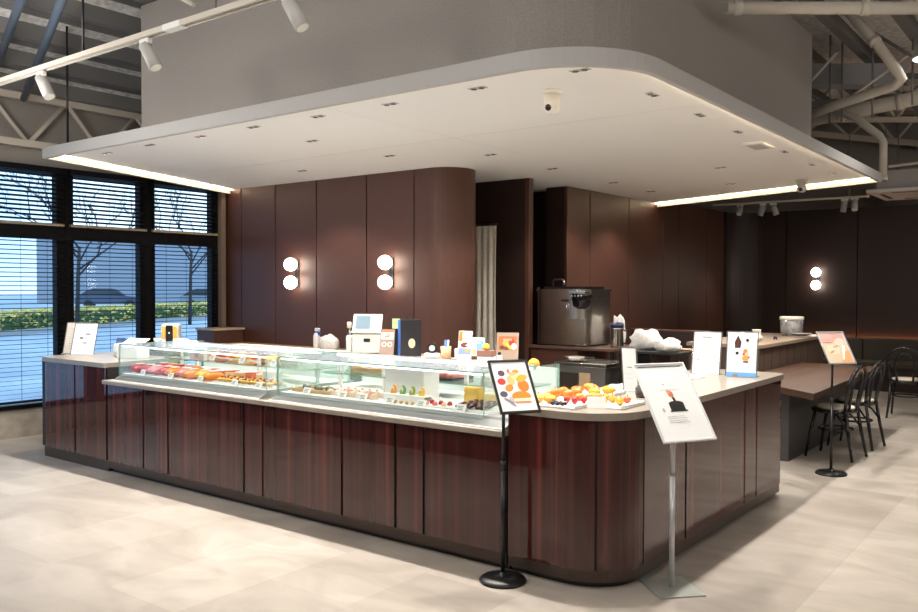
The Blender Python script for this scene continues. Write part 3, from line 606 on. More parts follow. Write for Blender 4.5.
for i in range(14):
    x, y = -3.09 + (i % 5) * .044 + rnd.uniform(-.006, .006), 4.05 + (i // 5) * .065; t = thing('chocolate_bar', 'dark chocolate bar with pink fruit, %s counting from the left front of the heap' % ORD[i], 'chocolate', (x, y, DZ + .013), rnd.uniform(-.3, .3), 'dark chocolate bars')
    MB().obox((0, 0, .022), (.014, 0, 0), (0, .036, .010), (0, -.0025, .006), .003).build('bar', cm((.028, .014, .010), .3), t)
    MB().obox((.003, -.012, .0285), (.007, 0, 0), (0, .008, .002), (0, 0, .004), .001).build('fruit_piece', cm((.6, .22, .16), .5), t)

# ------------------------------------------------------------------ printed signs and menus
def flat(m, mi, poly, z):                       # thin printed shape in the (x,y) plane of the sheet
    m.mi = mi; m.prism(poly, z, z + .0006)
def ell(cx, cy, rx, ry, n=18, rot=0):
    return [(cx + rx * math.cos(a) * math.cos(rot) - ry * math.sin(a) * math.sin(rot), cy + rx * math.cos(a) * math.sin(rot) + ry * math.sin(a) * math.cos(rot)) for a in [2 * PI * k / n for k in range(n)]]
def rect(x0, x1, y0, y1): return [(x0, y0), (x1, y0), (x1, y1), (x0, y1)]
def sheet_print(parent, shapes, z, name='printed_picture', loc=(0, 0, 0), rot=(0, 0, 0)):
    cols = []; m = MB()
    for i, (c, poly) in enumerate(shapes):
        if c not in cols: cols.append(c)
        flat(m, cols.index(c), poly, z + .00012 * i)
    return m.build(name, [cm(tuple(round(v ** 2.1, 4) for v in c), .6) for c in cols], parent, loc, rot)
def lines(x0, x1, ys, h=.002, col=(.35, .33, .32), seed=0):
    r = random.Random(seed); return [(col, rect(x0, x0 + (x1 - x0) * r.uniform(.55, 1), y, y + h)) for y in ys]
def stand_sign(name, label, base, yaw, tilt, cz, w_, h_, ctr, frame_m, pole_m, shapes, base_kind, fw, paper=(.80, .80, .79)):
    t = thing(name, label, 'sign', (base[0], base[1], 0)); n = Vector((math.cos(yaw), math.sin(yaw), 0))
    # panel frame: built flat in (x right, y up, z out) then turned
    u = Vector((-math.sin(yaw), math.cos(yaw), 0)); v = Vector((0, 0, math.cos(tilt))) - n * math.sin(tilt); nn = u.cross(v)
    Mx = Matrix((u, v, nn)).transposed(); rot = Mx.to_euler(); loc = Vector((ctr[0] - base[0], ctr[1] - base[1], cz))
    a, b = w_ / 2, h_ / 2; m = MB()
    m.box(-a, -a + fw, -b, b, -.010, .004, .0015, 1); m.box(a - fw, a, -b, b, -.010, .004, .0015, 1); m.box(-a + fw, a - fw, -b, -b + fw, -.010, .004, .0015, 1); m.box(-a + fw, a - fw, b - fw, b, -.010, .004, .0015, 1)
    fr_ = m.build('sign_frame', frame_m, t, loc, rot)
    ps = MB().box(-a + fw * .5, a - fw * .5, -b + fw * .5, b - fw * .5, -.009, -.002).build('poster', cm(paper, .55), t, loc, rot)
    sheet_print(ps, shapes, -.002)
    att = loc - nn * .016
    pl = MB(); pt = Vector((0, 0, att.z - .05))
    pl.tube([(0, 0, .012), (0, 0, .62)], .0125 if base_kind == 'disc' else .014, 14); pl.tube([(0, 0, .6), (0, 0, att.z - .06)], .0095 if base_kind == 'disc' else .014, 14)
    pl.build('pole', pole_m, t)
    if base_kind == 'disc':
        MB().tube([(0, 0, .61), (0, 0, .66)], .016, 14).build('collar', pole_m, t)
        MB().lathe([(.128, 0), (.130, .008), (.118, .022), (.06, .032), (.022, .036), (.018, .05), (0, .05)], seg=40).build('base', pole_m, t)
    else: MB().obox((0, 0, .004), (.145 * .74, -.145 * .67, 0), (.125 * .67, .125 * .74, 0), (0, 0, .004), .001).build('base', cm((.42, .44, .40), .35, .6), t)
    MB().tube([(0, 0, att.z - .065), (att.x * .5, att.y * .5, att.z - .03), (att.x, att.y, att.z)], .012, 10).build('tilt_bracket', pole_m, t)
    return t
fruit_art = [((.72, .70, .74), ell(-.03, -.08, .02, .02)), ((.30, .26, .36), ell(-.07, -.045, .022, .018)), ((.80, .12, .04), ell(-.065, .03, .024, .02)), ((.32, .20, .24), ell(-.055, .08, .02, .018)), ((.93, .70, .42), ell(-.01, .035, .022, .03)),
             ((.95, .80, .55), ell(.035, .055, .04, .022)), ((.92, .50, .06), ell(-.03, -.01, .026, .02, rot=.6)), ((.93, .45, .05), ell(.055, .0, .033, .036)), ((.95, .62, .18), ell(.055, .045, .035, .02, rot=.4)), ((.95, .50, .05), ell(.028, -.06, .055, .028)),
             ((.93, .85, .70), rect(-.02, .078, -.092, -.074)), ((.85, .45, .30), rect(-.015, .075, -.10, -.093)), ((.90, .42, .30), ell(-.012, .09, .008, .016)), ((.95, .55, .20), ell(.03, .088, .02, .012)), ((.92, .66, .5), ell(.005, .075, .02, .012)), ((.55, .5, .55), ell(-.05, -.085, .03, .006, rot=-.6)), ((.55, .5, .55), ell(-.035, -.1, .028, .005, rot=-.9))]
stand_sign('sign_stand', 'black floor sign with fruit dessert poster before the display cabinet', (-2.585, 3.765), math.radians(-31.2), math.radians(34.7), 1.075, .234, .321, (-2.499, 3.739), mat('black_frame', (.03, .033, .033), .3, .4), MBLACKM, fruit_art, 'disc', .013)
cake_art = [((.10, .085, .085), rect(-.038, .055, -.055, -.012)), ((.12, .105, .10), ell(.008, -.012, .046, .014)), ((.05, .045, .045), rect(-.045, .065, -.062, -.054)), ((.20, .13, .10), [(.0, -.012), (.018, -.012), (.006, .045), (-.006, .045)]), ((.85, .45, .30), ell(-.004, .045, .016, .022, rot=.4)), ((.90, .62, .45), ell(-.014, .058, .010, .014)),
            ((.70, .70, .70), rect(-.065, .068, .0702, .0712)), ((.45, .44, .44), rect(-.03, -.022, .10, .106)), ((.72, .70, .68), ell(-.085, -.05, .008, .012)), ((.35, .34, .33), rect(-.14, .135, .212, .217))] + lines(-.08, .08, (-.09, -.10, -.115, -.125), .0018, (.6, .6, .6), 3)
stand_sign('sign_stand', 'silver floor sign with white poster of a dark cake at the rounded corner', (-1.812, 4.225), math.radians(-29.7), math.radians(37.1), 1.003, .332, .472, (-1.80, 4.21), cm((.74, .75, .74), .35), MPOLE, cake_art, 'plate', .010, (.90, .905, .90))
far_art = [((.74, .56, .52), rect(-.108, .108, .06, .15)), ((.82, .68, .56), rect(-.108, .108, -.15, .06)), ((.80, .72, .68), ell(.05, .06, .05, .035, rot=.5)), ((.85, .74, .62), ell(-.03, -.02, .06, .05)), ((.86, .58, .38), [(.0, -.15), (.108, -.15), (.108, -.02), (.06, -.05)]), ((.86, .84, .82), [(.02, -.12), (.03, -.13), (.09, .02), (.06, .03)]), ((.62, .50, .46), ell(-.05, -.045, .025, .010, rot=.5)), ((.66, .54, .50), ell(.0, .01, .03, .010, rot=.3)), ((.80, .60, .56), rect(-.108, .0, .09, .14)), ((.55, .45, .45), ell(-.06, .05, .05, .008))]
stand_sign('sign_stand', 'black floor sign with peach poster standing by the black chairs', (-1.856, 7.688), math.radians(-44.6), math.radians(38.9), 1.097, .251, .334, (-1.817, 7.647), mat('silver_frame', (.45, .46, .45), .3, .6), MBLACKM, far_art, 'disc', .012)

# upright acrylic menus: sheet leans back, faces the direction rz (0 = towards -y)
def card(name, label, loc, rz, w_, h_, lean, shapes, paper=(.80, .80, .79), cat='menu', group=None, foot='acrylic', backing=None):
    t = thing(name, label, cat, loc, rz, group); rot = (PI / 2 - lean, 0, 0); cz = h_ / 2 * math.cos(lean) + .006; cyy = h_ / 2 * math.sin(lean)
    st = MB().box(-w_ / 2, w_ / 2, -h_ / 2, h_ / 2, -.002, 0).build('sheet', cm(paper, .6), t, (0, cyy, cz), rot)
    if shapes: sheet_print(st, shapes, 0)
    if foot == 'acrylic':
        e = .009
        MB().box(-w_ / 2 - e, w_ / 2 + e, -h_ / 2 - .002, h_ / 2 + e, .0035, .0055).build('acrylic_front', MACRYL, t, (0, cyy, cz), rot)
        m = MB(); fw = .006
        for x in (-w_ / 2 - e, w_ / 2 + e - fw): m.box(x, x + fw, -h_ / 2 - .002, h_ / 2 + e, -.005, -.0022)
        m.box(-w_ / 2 - e, w_ / 2 + e, h_ / 2 + e - fw, h_ / 2 + e, -.005, -.0022); m.build('holder_rim', cm((.16, .15, .14), .2), t, (0, cyy, cz), rot)
        MB().box(-w_ / 2 - e, w_ / 2 + e, -.03, cyy + .06, 0, .005).build('acrylic_foot', cm((.5, .5, .49), .15), t)
    else:
        m = MB(); m.xprism([(.012, .0), (.016, .0), (cyy * 2 + .005, h_ * .93), (cyy * 2 + .003, h_ * .93)], -w_ * .2, w_ * .2) if False else None
        m = MB(); m.obox((0, cyy + h_ * .16, h_ * .40), (w_ * .2, 0, 0), (0, h_ * .16 - cyy * .3, -h_ * .40), (0, .001, .0006)); m.build('easel_strut', cm((.5, .45, .4), .6), t)
    return t
menu_text = [((.28, .2, .18), rect(-.04, .03, .12, .126))] + lines(-.065, .06, [.09 - .018 * k for k in range(11)], .0018, (.62, .58, .55), 1) + [((.85, .35, .30), rect(-.07, -.055, -.055, -.05)), ((.4, .35, .3), rect(-.003, .003, -.125, -.118))]
card('menu_stand', 'upright acrylic menu with a plain text sheet on the right counter', (-2.42, 6.24, .94), math.radians(4), .205, .32, math.radians(12), menu_text, (.80, .77, .72), group='acrylic menus')
menu_pic = [((.23, .10, .07), [(-.052, .045), (-.012, .045), (-.006, .09), (-.032, .14), (-.055, .09)]), ((.30, .15, .11), [(-.045, .05), (-.02, .05), (-.03, .125)]), ((.13, .03, .03), ell(.038, .105, .011, .012)), ((.13, .03, .03), ell(-.034, .006, .012, .012)), ((.85, .50, .22), ell(.026, .02, .016, .020)), ((.82, .28, .18), ell(.018, -.0, .013, .010)), ((.90, .75, .62), ell(.036, .0, .014, .014)), ((.92, .62, .20), ell(.028, -.03, .025, .020)), ((.78, .12, .10), ell(.052, -.02, .008, .006)), ((.06, .05, .05), rect(.012, .05, -.062, -.052))] + [((.72, .72, .75), rect(.03, .05, .088, .09)), ((.72, .72, .75), rect(-.04, -.026, -.02, -.018)), ((.72, .72, .75), rect(-.04, .0, -.04, -.038))]
t = card('menu_stand', 'upright acrylic menu with dessert pictures and blue base on the right counter', (-2.15, 6.25, .94), math.radians(4), .215, .325, math.radians(8), menu_pic, (.78, .79, .82), group='acrylic menus')
MB().box(-.10, .12, -.034, -.030, .004, .035).build('blue_strip', cm((.15, .38, .72), .4), t); MB().box(-.05, -.015, -.037, -.0345, .006, .022).build('clip', cm((.3, .25, .2), .4), t)
card('menu_stand', 'narrow acrylic menu with near-blank white sheet behind the silver floor sign', (-2.40, 4.93, .94), math.radians(-8), .10, .27, math.radians(-6), [((.35, .22, .12), rect(-.018, .018, .012, .016))] + lines(-.035, .03, (-.03, -.06), .002, (.7, .7, .7), 5), (.82, .82, .81), group='acrylic menus')
left_text = [((.45, .25, .2), rect(-.03, .03, .12, .124))] + lines(-.07, .06, [.09 - .025 * k for k in range(9)], .003, (.62, .42, .36), 7)
card('menu_stand', 'tilted menu with beige text sheet at the left end of the counter', (-8.10 + .03, 4.28, .94), math.radians(38), .23, .31, math.radians(20), left_text, (.70, .63, .55), group='left counter menus')
left_pic = [((.35, .35, .38), rect(-.03, .03, .12, .123)), ((.12, .12, .16), ell(-.03, .01, .02, .008)), ((.25, .25, .3), ell(.03, .05, .03, .006)), ((.3, .3, .35), ell(.01, -.04, .03, .005))] + lines(-.05, .07, (.09, .03, -.02, -.07, -.1), .003, (.55, .55, .6), 9)
card('menu_stand', 'tilted menu with white picture sheet right of the beige one', (-7.83, 4.22, .94), math.radians(34), .22, .31, math.radians(20), left_pic, (.78, .79, .82), group='left counter menus')

# ------------------------------------------------------------------ things on the left counter
t = thing('card_terminal', 'small dark blue card terminal behind the left menus', 'card terminal', (-7.58, 4.48, .94), .6); MB().obox((0, 0, .085), (.045, 0, 0), (0, .02, -.02), (0, .03, .06), .006).build('terminal_body', cm((.04, .06, .14), .3), t); MB().obox((0, -.022, .098), (.034, 0, 0), (0, .002, -.002), (0, .014, .028)).build('screen', cm((.10, .14, .40), .15), t); MB().box(-.04, .04, -.03, .06, 0, .03, .006).build('dock', cm((.5, .5, .5), .4), t)
t = thing('receipt_printer', 'white boxy receipt printer on the left counter beside the menus', 'printer', (-7.36, 4.40, .94), .45); MB().box(-.09, .09, -.07, .09, 0, .12, .012).build('printer_body', cm((.72, .71, .68), .4), t); MB().box(-.065, .065, -.075, -.069, .02, .05, .001, 1).build('paper_slot', cm((.5, .5, .48), .4), t); MB().box(-.05, .05, -.04, .04, .12, .126, .002, 1).build('lid', MWHITE, t)
t = thing('gift_box', 'white folded carton right of the receipt printer, left counter', 'box', (-7.12, 4.33, .94), .3); MB().box(-.12, .12, -.08, .08, 0, .13, .006).build('carton', MCARD, t); m = MB(); m.obox((0, .03, .15), (.12, 0, 0), (0, .06, .028), (0, -.001, .002)); m.build('flap', MCARD, t)
def crumple(name, label, loc, s, col, seed, cat='cloth'):
    r = random.Random(seed); m = MB(); m.ball((0, 0, 0), 1, 1, 1, 1, 20)
    ph = [r.uniform(0, 6) for _ in range(6)]
    for v in m.bm.verts:
        c = v.co; f = 1 + .16 * math.sin(4 * c.x + ph[0]) * math.sin(5 * c.y + ph[1]) + .12 * math.sin(9 * c.z + ph[2] + 5 * c.x) + .07 * math.sin(13 * c.y + ph[3])
        v.co = Vector((c.x * s[0] * f, c.y * s[1] * f, max(0, (c.z * f + .62)) * s[2] / 1.62))
    o = m.build(name, mat(name + '_tone', col, .8, noise=.12, nscale=30, bump=.4), None, loc); return tag(o, label, cat)
crumple('paper_pile', 'heap of white crumpled paper and film behind the left case end', (-7.10, 4.86, .94), (.20, .12, .16), (.78, .77, .72), 3, 'paper')
t = thing('side_table', 'low dark shelf board behind the left counter under white paper', 'shelf', (-7.35, 4.98, 0)); MB().box(-.5, .50, -.34, .30, .90, .94, .004).build('shelf_board', MBROWND, t)
for x in (-.46, .46):
    for y in (-.30, .26): MB().box(x - .02, x + .02, y - .02, y + .02, 0, .90).build('leg', MBROWND, t)
t = thing('drink_dispenser', 'white drink dispenser with black front and orange sides behind left case', 'dispenser', (-7.60, 5.05, .94), math.radians(42)); t.scale = (1.0, 1.0, 1.12); MB().box(-.085, .085, -.07, .09, 0, .25, .012).build('housing', cm((.72, .69, .64), .4), t); MB().box(-.035, .035, -.082, -.069, .02, .24, .006).build('front_strip', MBLACKG, t); MB().box(-.075, -.038, -.077, -.068, .12, .23, .004).build('orange_panel', cm((.85, .38, .05), .4), t); MB().box(.038, .075, -.077, -.068, .12, .23, .004).build('orange_panel', cm((.85, .38, .05), .4), t); MB().ball((0, -.083, .17), .008).build('button', cm((.9, .9, .9), .3), t)
t = thing('paper_cup_stack', 'white stack of paper cups left of the drink dispenser', 'cups', (-7.72, 4.98, .94))
MB().lathe([(.032, 0), (.044, .09), (.046, .094), (.046, .11), (.05, .135), (.046, .136), (0, .12)], seg=20).build('cups', MCARD, t)

# back worktop along the panelled wall
bw = thing('back_counter', 'long dark back counter with pale edge below the panelled wall', 'counter', (0, 0, 0)); MB().box(-8.99, -5.4, 6.40, 6.83, 0, .86).build('cupboard', MBROWND, bw); MB().box(-9.0, -5.35, 6.34, 6.835, .86, .90, .004).build('worktop', mat('tan_worktop', (.38, .25, .17), .35), bw)
t = thing('wall_cabinet', 'small brown box cabinet with pale top at the wall beside the windows', 'cabinet', (-8.86, 6.60, .90)); MB().box(-.19, .16, -.22, .23, 0, .16, .004).build('cabinet_body', MBROWN, t); MB().box(-.20, .18, -.24, .235, .16, .185, .006).build('cabinet_top', cm((.55, .42, .32), .4), t)
t = thing('spray_bottle', 'white spray bottle with blue trigger on the back counter', 'bottle', (-7.13, 6.62, .90)); MB().lathe([(.035, 0), (.038, .01), (.038, .14), (.030, .17), (.014, .185), (.014, .195)], seg=18).build('bottle', MCARD, t); MB().box(-.02, .05, -.014, .014, .195, .235, .006).build('sprayer', cm((.80, .82, .85), .3), t); MB().obox((.035, 0, .185), (.006, 0, .012), (0, .010, 0), (.014, 0, -.018), .003).build('trigger', cm((.05, .15, .5), .3), t); MB().lathe([(.018, .183), (.018, .200)], seg=14).build('collar', cm((.05, .15, .5), .3), t)
crumple('cleaning_cloth', 'white cloth bundle with dark fold beside the spray bottle', (-6.88, 6.58, .90), (.13, .09, .16), (.72, .70, .66), 8)
t = thing('cleaning_caddy', 'dark bottle lying behind the white cloth bundle, blue stripe', 'bottle', (-6.64, 6.68, .90)); MB().lathe([(.06, 0), (.062, .02), (.062, .15), (.03, .20), (.028, .23)], seg=18).build('bottle', cm((.035, .035, .045), .3), t); MB().lathe([(.063, .08), (.063, .12)], seg=18).build('stripe', cm((.03, .07, .25), .4), t)
# till
t = thing('cash_register', 'white point-of-sale till with tilted grey screen on the service worktop', 'till', (-4.86, 5.12, 1.04), math.radians(32)); t.scale = (.80, .80, .84)
WP = cm((.50, .49, .46), .4); MB().box(-.17, .17, -.12, .16, .02, .215, .012).build('till_body', WP, t); MB().box(-.14, .14, -.10, .13, 0, .02).build('till_base', MBLACK, t)
MB().box(-.185, .22, -.13, .17, .215, .235, .005).build('till_shelf', WP, t); MB().box(-.05, .02, -.1245, -.1195, .13, .165, .002, 1).build('logo_plate', MBLACKG, t)
scn = MB().obox((-.03, -.01, .31), (.155, 0, 0), (0, .014, -.009), (0, .05, .085), .01).build('screen_housing', WP, t); MB().obox((-.075, -.0275, .3195), (.078, 0, 0), (0, .001, -.0006), (0, .037, .063)).build('display', mat('till_display', (.10, .15, .19), .5, spec=.15), scn)
m = MB()
for i, c in enumerate(((.8, .1, .05), (.9, .6, .05), (.1, .5, .15))): m.mi = i; m.obox((.065 + .022 * i, -.051, .2705), (.009, 0, 0), (0, .001, -.0006), (0, .007, .012))
m.build('keys', [cm((.8, .1, .05)), cm((.9, .6, .05)), cm((.1, .5, .15))], scn)
MB().box(-.25, -.185, -.06, .05, .0, .19, .02).build('side_pod', WP, t); MB().lathe([(.025, 0), (.025, .05), (.018, .06)], (-.24, .06, .26), 14).build('pole_light', cm((.6, .5, .42), .4), t); MB().tube([(-.235, .06, .19), (-.235, .06, .265)], .008, 8).build('light_stem', WP, t)
t = thing('shopping_bag', 'large black paper bag with blue edge and cream seal behind the till', 'bag', (-4.49, 5.16, 1.04), math.radians(55)); t.scale = (.66, .70, .90); m = MB(); m.xprism([(-.06, 0), (.06, 0), (.045, .33), (-.045, .33)], -.10, .16); m.build('bag_body', cm((.012, .012, .016), .35), t); m = MB(); m.obox((-.103, 0, .165), (.004, 0, 0), (0, .052, 0), (0, 0, .165)); m.build('blue_edge', cm((.03, .10, .40), .4), t); MB().tube([(.04, -.062, .12), (.04, -.056, .12)], .042, 22).build('round_seal', cm((.72, .60, .35), .5), t)
m = MB(); m.tube([(0, -.046, .325), (.0, -.05, .38), (.06, -.05, .38), (.06, -.046, .325)], .004, 6); m.build('handle', MBLACK, t)
t = thing('snack_pack', 'pale green and black snack pouch standing behind the promotional card', 'pouch', (-4.63, 5.25, 1.04), math.radians(48)); m = MB(); m.xprism([(-.03, 0), (.03, 0), (.012, .30), (-.012, .30)], -.08, .10); m.build('pouch', MBLACK, t); m = MB(); m.box(-.081, -.02, -.032, -.020, .22, .302); m.build('green_label', cm((.45, .75, .30), .5), t)
promo = [((.85, .80, .76), rect(-.052, .052, .03, .10)), ((.85, .36, .22), rect(-.052, .052, .085, .105)), ((.45, .16, .08), ell(0, .058, .022, .014)), ((.70, .35, .15), ell(-.014, .05, .012, .008)), ((.62, .20, .12), ell(.016, .064, .012, .008)), ((.78, .74, .70), ell(-.024, -.012, .02, .02)), ((.78, .74, .70), ell(.024, -.012, .02, .02)), ((.75, .35, .25), ell(-.024, -.012, .011, .011)), ((.75, .35, .25), ell(.024, -.012, .011, .011))]
card('promotional_card', 'brown promotional card with sweet photos in front of the till', (-4.55, 4.97, 1.04), math.radians(25), .12, .225, math.radians(14), promo, (.22, .15, .125), 'card', 'promotional cards', 'strut')
# small items on the worktop right of the bag
loaf_specs = [(-4.30, (.06, .05, .05), 'dark'), (-4.22, (.55, .52, .5), 'grey')]
t = thing('tape_dispenser', 'black and white tape dispenser right of the black paper bag', 'tape dispenser', (-4.26, 5.20, 1.04), .5); t.scale = (.8, .8, .8); MB().box(-.08, .08, -.035, .035, 0, .045, .012).build('dispenser_base', cm((.7, .7, .68), .4), t); m = MB(); m.tube([(0, -.022, .095), (0, .022, .095)], .052, 22); m.build('tape_roll', MBLACK, t); m = MB(); m.tube([(0, -.025, .095), (0, .025, .095)], .028, 18); m.build('hub', cm((.75, .73, .7), .4), t); MB().box(-.012, .012, -.02, .02, .04, .08).build('roll_support', MBLACK, t)
t = thing('pen_cup', 'tan pen cup with blue-topped pens on the service worktop', 'cup', (-4.09, 5.16, 1.04)); MB().lathe([(.038, 0), (.042, .10), (.039, .10), (.036, .01), (0, .01)], seg=20).build('cup', cm((.48, .32, .18), .5), t)
for i, (a, c) in enumerate(((-.3, (.05, .16, .6)), (.15, (.05, .16, .6)), (.4, (.7, .7, .72)))): MB().tube([(.01 * (i - 1), 0, .012), (.045 * a, .01, .15)], .006, 8).build('pen', cm(c, .4), t)
t = thing('stapled_papers', 'loose white slips spread on the service worktop', 'paper', (-4.02, 4.98, 1.04)); m = MB()
for i in range(5): m.obox((-.12 + .06 * i, -.03 * (i % 2), .002 + .0016 * i), (.05, .012 * (i - 2), 0), (-.008 * (i - 2), .04, 0), (0, 0, .0006))
m.build('slips', MPAPER, t)
t = thing('wrapping_film', 'pale lilac box of wrapping film beside the pen cup', 'box', (-3.97, 5.21, 1.04), .3); MB().box(-.05, .08, -.04, .04, 0, .085, .008).build('film_box', cm((.62, .60, .70), .4), t); MB().box(-.048, .078, -.042, -.039, .05, .075).build('stripe', cm((.35, .42, .75), .4), t)
crumple('biscuit_bag', 'small brown paper bag slumped at the end of the service worktop', (-3.64, 5.22, 1.04), (.06, .05, .06), (.45, .34, .24), 12, 'bag')
tall = [((.88, .40, .05), rect(-.05, -.022, .04, .115)), ((.40, .14, .07), ell(-.008, .018, .03, .012, rot=.3)), ((.30, .18, .2), ell(-.005, .0, .025, .008)), ((.42, .48, .62), rect(-.05, .05, -.06, -.012)), ((.90, .55, .15), ell(.02, -.03, .015, .013)), ((.86, .86, .86), rect(-.05, .05, -.115, -.062))]
card('promotional_card', 'tall white card with orange corner on the right part of the service worktop', (-3.77, 4.97, 1.04), math.radians(20), .105, .235, math.radians(12), tall, (.80, .81, .84), 'card', 'promotional cards', 'strut')
blue_c = [((.40, .55, .72), rect(-.01, .045, -.05, .06)), ((.75, .55, .42), rect(-.045, -.012, -.05, -.0)), ((.25, .12, .08), rect(-.05, .05, -.085, -.058))]
card('promotional_card', 'small pale blue card behind the brown gift box', (-3.83, 5.22, 1.04), math.radians(22), .10, .17, math.radians(8), blue_c, (.72, .76, .80), 'card', 'promotional cards', 'strut')
t = thing('gift_box', 'brown topped white gift box with small yellow ball on it', 'box', (-3.60, 5.02, 1.04), .3); MB().box(-.06, .06, -.04, .04, 0, .055, .004).build('box_body', cm((.75, .78, .84), .5), t); MB().box(-.062, .062, -.042, .042, .055, .10, .003).build('box_lid', cm((.20, .10, .075), .5), t)
t = thing('citrus_ball', 'small yellow citrus resting on the brown topped gift box', 'fruit', (-3.605, 5.02, 1.14)); MB().ball((0, 0, .026), .027).build('rind', cm((.9, .55, .06), .4), t); MB().ball((0, 0, .053), .004).build('stem_end', cm((.2, .3, .05), .5), t)
brown_c = [((.55, .30, .14), rect(-.068, .068, -.02, .085)), ((.86, .50, .16), ell(-.01, .035, .028, .022)), ((.55, .10, .06), ell(.03, .035, .022, .036)), ((.88, .82, .76), ell(.048, .008, .02, .024)), ((.25, .14, .08), ell(-.04, .0, .018, .015)), ((.30, .18, .1), ell(-.01, -.008, .02, .012)), ((.90, .62, .25), ell(.012, .008, .03, .01, rot=-.7))]
card('promotional_card', 'brown card with orange fruit photo beside the case end', (-3.50, 5.14, 1.04), math.radians(26), .165, .225, math.radians(12), brown_c, (.23, .17, .13), 'card', 'promotional cards', 'strut')
t = thing('small_ornament', 'tiny clear and dark ornament between the gift box and brown card', 'ornament', (-3.47, 5.0, 1.04)); MB().lathe([(.03, 0), (.03, .03), (.018, .05), (.02, .07), (0, .075)], seg=14).build('glass_body', cm((.45, .45, .47), .1), t); MB().ball((.0, 0, .082), .014).build('knob', MBLACKG, t)
t = thing('orange_fruit', 'whole orange on the counter edge above the glass case end', 'fruit', (-3.10, 4.88, 1.04)); m = MB(); m.ball((0, 0, .038), .040, 1, 1, .95, 20); m.build('rind', mat('orange_rind', (.90, .38, .03), .45, bump=.2, nscale=150), t); MB().lathe([(.006, .075), (.004, .079), (0, .080)], seg=8).build('stem_end', cm((.15, .25, .05)), t)
t = thing('white_pad', 'flat white paper pad on the worktop by the orange', 'paper', (-3.27, 5.0, 1.04)); MB().box(-.16, .08, -.07, .06, 0, .012, .002, 1).build('pad', MPAPER, t); MB().box(-.16, .08, .045, .061, .010, .014).build('binding', cm((.75, .6, .45)), t)

# ------------------------------------------------------------------ fruit on the corner counter
def plate(x0, x1, y0, y1, label, rz=0, z=.94):
    t = thing('white_tray', label, 'tray', ((x0 + x1) / 2, (y0 + y1) / 2, z), rz, 'white fruit trays'); a, b = (x1 - x0) / 2, (y1 - y0) / 2
    MB().box(-a, a, -b, b, 0, .012, .004).build('tray_base', MCARD, t); m = MB(); m.box(-a, a, b - .006, b, .012, .020); m.box(-a, -a + .006, -b, b, .012, .020); m.box(a - .006, a, -b, b, .012, .020); m.build('rim', MCARD, t)
plate(-2.60, -2.26, 3.97, 4.42, 'large white tray of cut fruit at the front of the corner counter'); plate(-2.62, -2.36, 4.45, 4.78, 'rear white tray of yellow fruit on the corner counter'); plate(-2.24, -2.06, 4.12, 4.42, 'small white tray of pears at the rounded corner')
def fruit(kind, x, y, z, r, label, col, rz=0, sx=1, sy=1, sz=1):
    r *= .86; sz *= .82
    t = thing(kind, label, 'fruit', (x, y, z), rz, 'fruit on the corner counter'); m = MB(); m.ball((0, 0, r * sz), r, sx, sy, sz, 18)
    if kind == 'pear':
        for v in m.bm.verts:
            h = v.co.z / (2 * r * sz); k = 1 - .55 * max(0, h - .45) / .55; v.co.x *= k; v.co.y *= k
    if kind == 'mango':
        for v in m.bm.verts: v.co.x += .25 * v.co.y * v.co.y / (r * sy) 
    if kind == 'strawberry':
        for v in m.bm.verts:
            h = v.co.z / (2 * r * sz); k = .55 + .55 * h; v.co.x *= k; v.co.y *= k
    m.build('fruit_body', mat(kind + '_skin', col, .35, noise=.12, nscale=40), t)
    top = 2 * r * sz
    if kind == 'strawberry':
        m = MB()
        for k in range(5): a = k * 1.257; m.tube([(0, 0, top - .004), (.7 * r * math.cos(a), .7 * r * math.sin(a), top - .008)], [.004, .001], 5)
        m.build('calyx', cm((.08, .25, .04)), t)
    else: MB().tube([(0, 0, top - .006), (.003, 0, top + .010)], [.003, .0022], 6).build('stem', cm((.10, .07, .03)), t)
z0 = .9525
OC, MC, YC, RC, GC, PC = (.72, .17, .012), (.74, .32, .02), (.78, .50, .08), (.55, .03, .02), (.025, .015, .03), (.70, .24, .03)
for i, (x, y) in enumerate(((-2.545, 4.05), (-2.46, 4.05))): fruit('mango', x, y, z0, .042, 'pale yellow mango, %s at the front left of the large tray' % ['left one', 'right one'][i], YC if i == 0 else MC, .5, 1, 1.25, .8)
fruit('mango', -2.545, 4.15, z0, .036, 'deep yellow mango behind the front pair on the large tray', MC, -.4, 1, 1.2, .8)
for i, (x, y) in enumerate(((-2.56, 4.26), (-2.47, 4.26), (-2.56, 4.36), (-2.47, 4.36))): fruit('orange', x, y, z0, .040, 'orange, %s of the four behind the mangoes' % ['front left', 'front right', 'back left', 'back right'][i], OC)
for i in range(6): fruit('grape', -2.415 + .030 * (i % 3), 3.998 + .032 * (i // 3), z0, .016, 'dark purple grape, %s in the %s grape row' % (ORD[i % 3], ['front', 'rear'][i // 3]), GC)
for i, (x, y) in enumerate(((-2.385, 4.10), (-2.33, 4.09), (-2.36, 4.155), (-2.305, 4.15))): fruit('strawberry', x, y, z0, .026, 'red strawberry, %s of the four beside the grapes' % ['front left', 'front right', 'back left', 'back right'][i], RC, 0, 1, 1, 1.1)
for i in range(3): fruit('peach', -2.38 + i * .045, 4.24 + i * .03, z0, .032, 'yellow-red peach, %s from left behind the strawberries' % ORD[i], PC)
for i in range(2): fruit('mango', -2.36 + i * .07, 4.36, z0, .034, 'amber mango, %s at the back right of the large tray' % ['left', 'right'][i], MC, .6, 1, 1.3, .8)
for i, (x, y) in enumerate(((-2.56, 4.52), (-2.43, 4.50), (-2.50, 4.62), (-2.41, 4.64), (-2.57, 4.70))): fruit('mango', x, y, z0, .042, 'yellow mango on the rear white tray, %s' % ['front left', 'front right', 'in the middle', 'at the right', 'at the back'][i], MC if i % 2 else OC, .4 * i, 1, 1.3, .8)
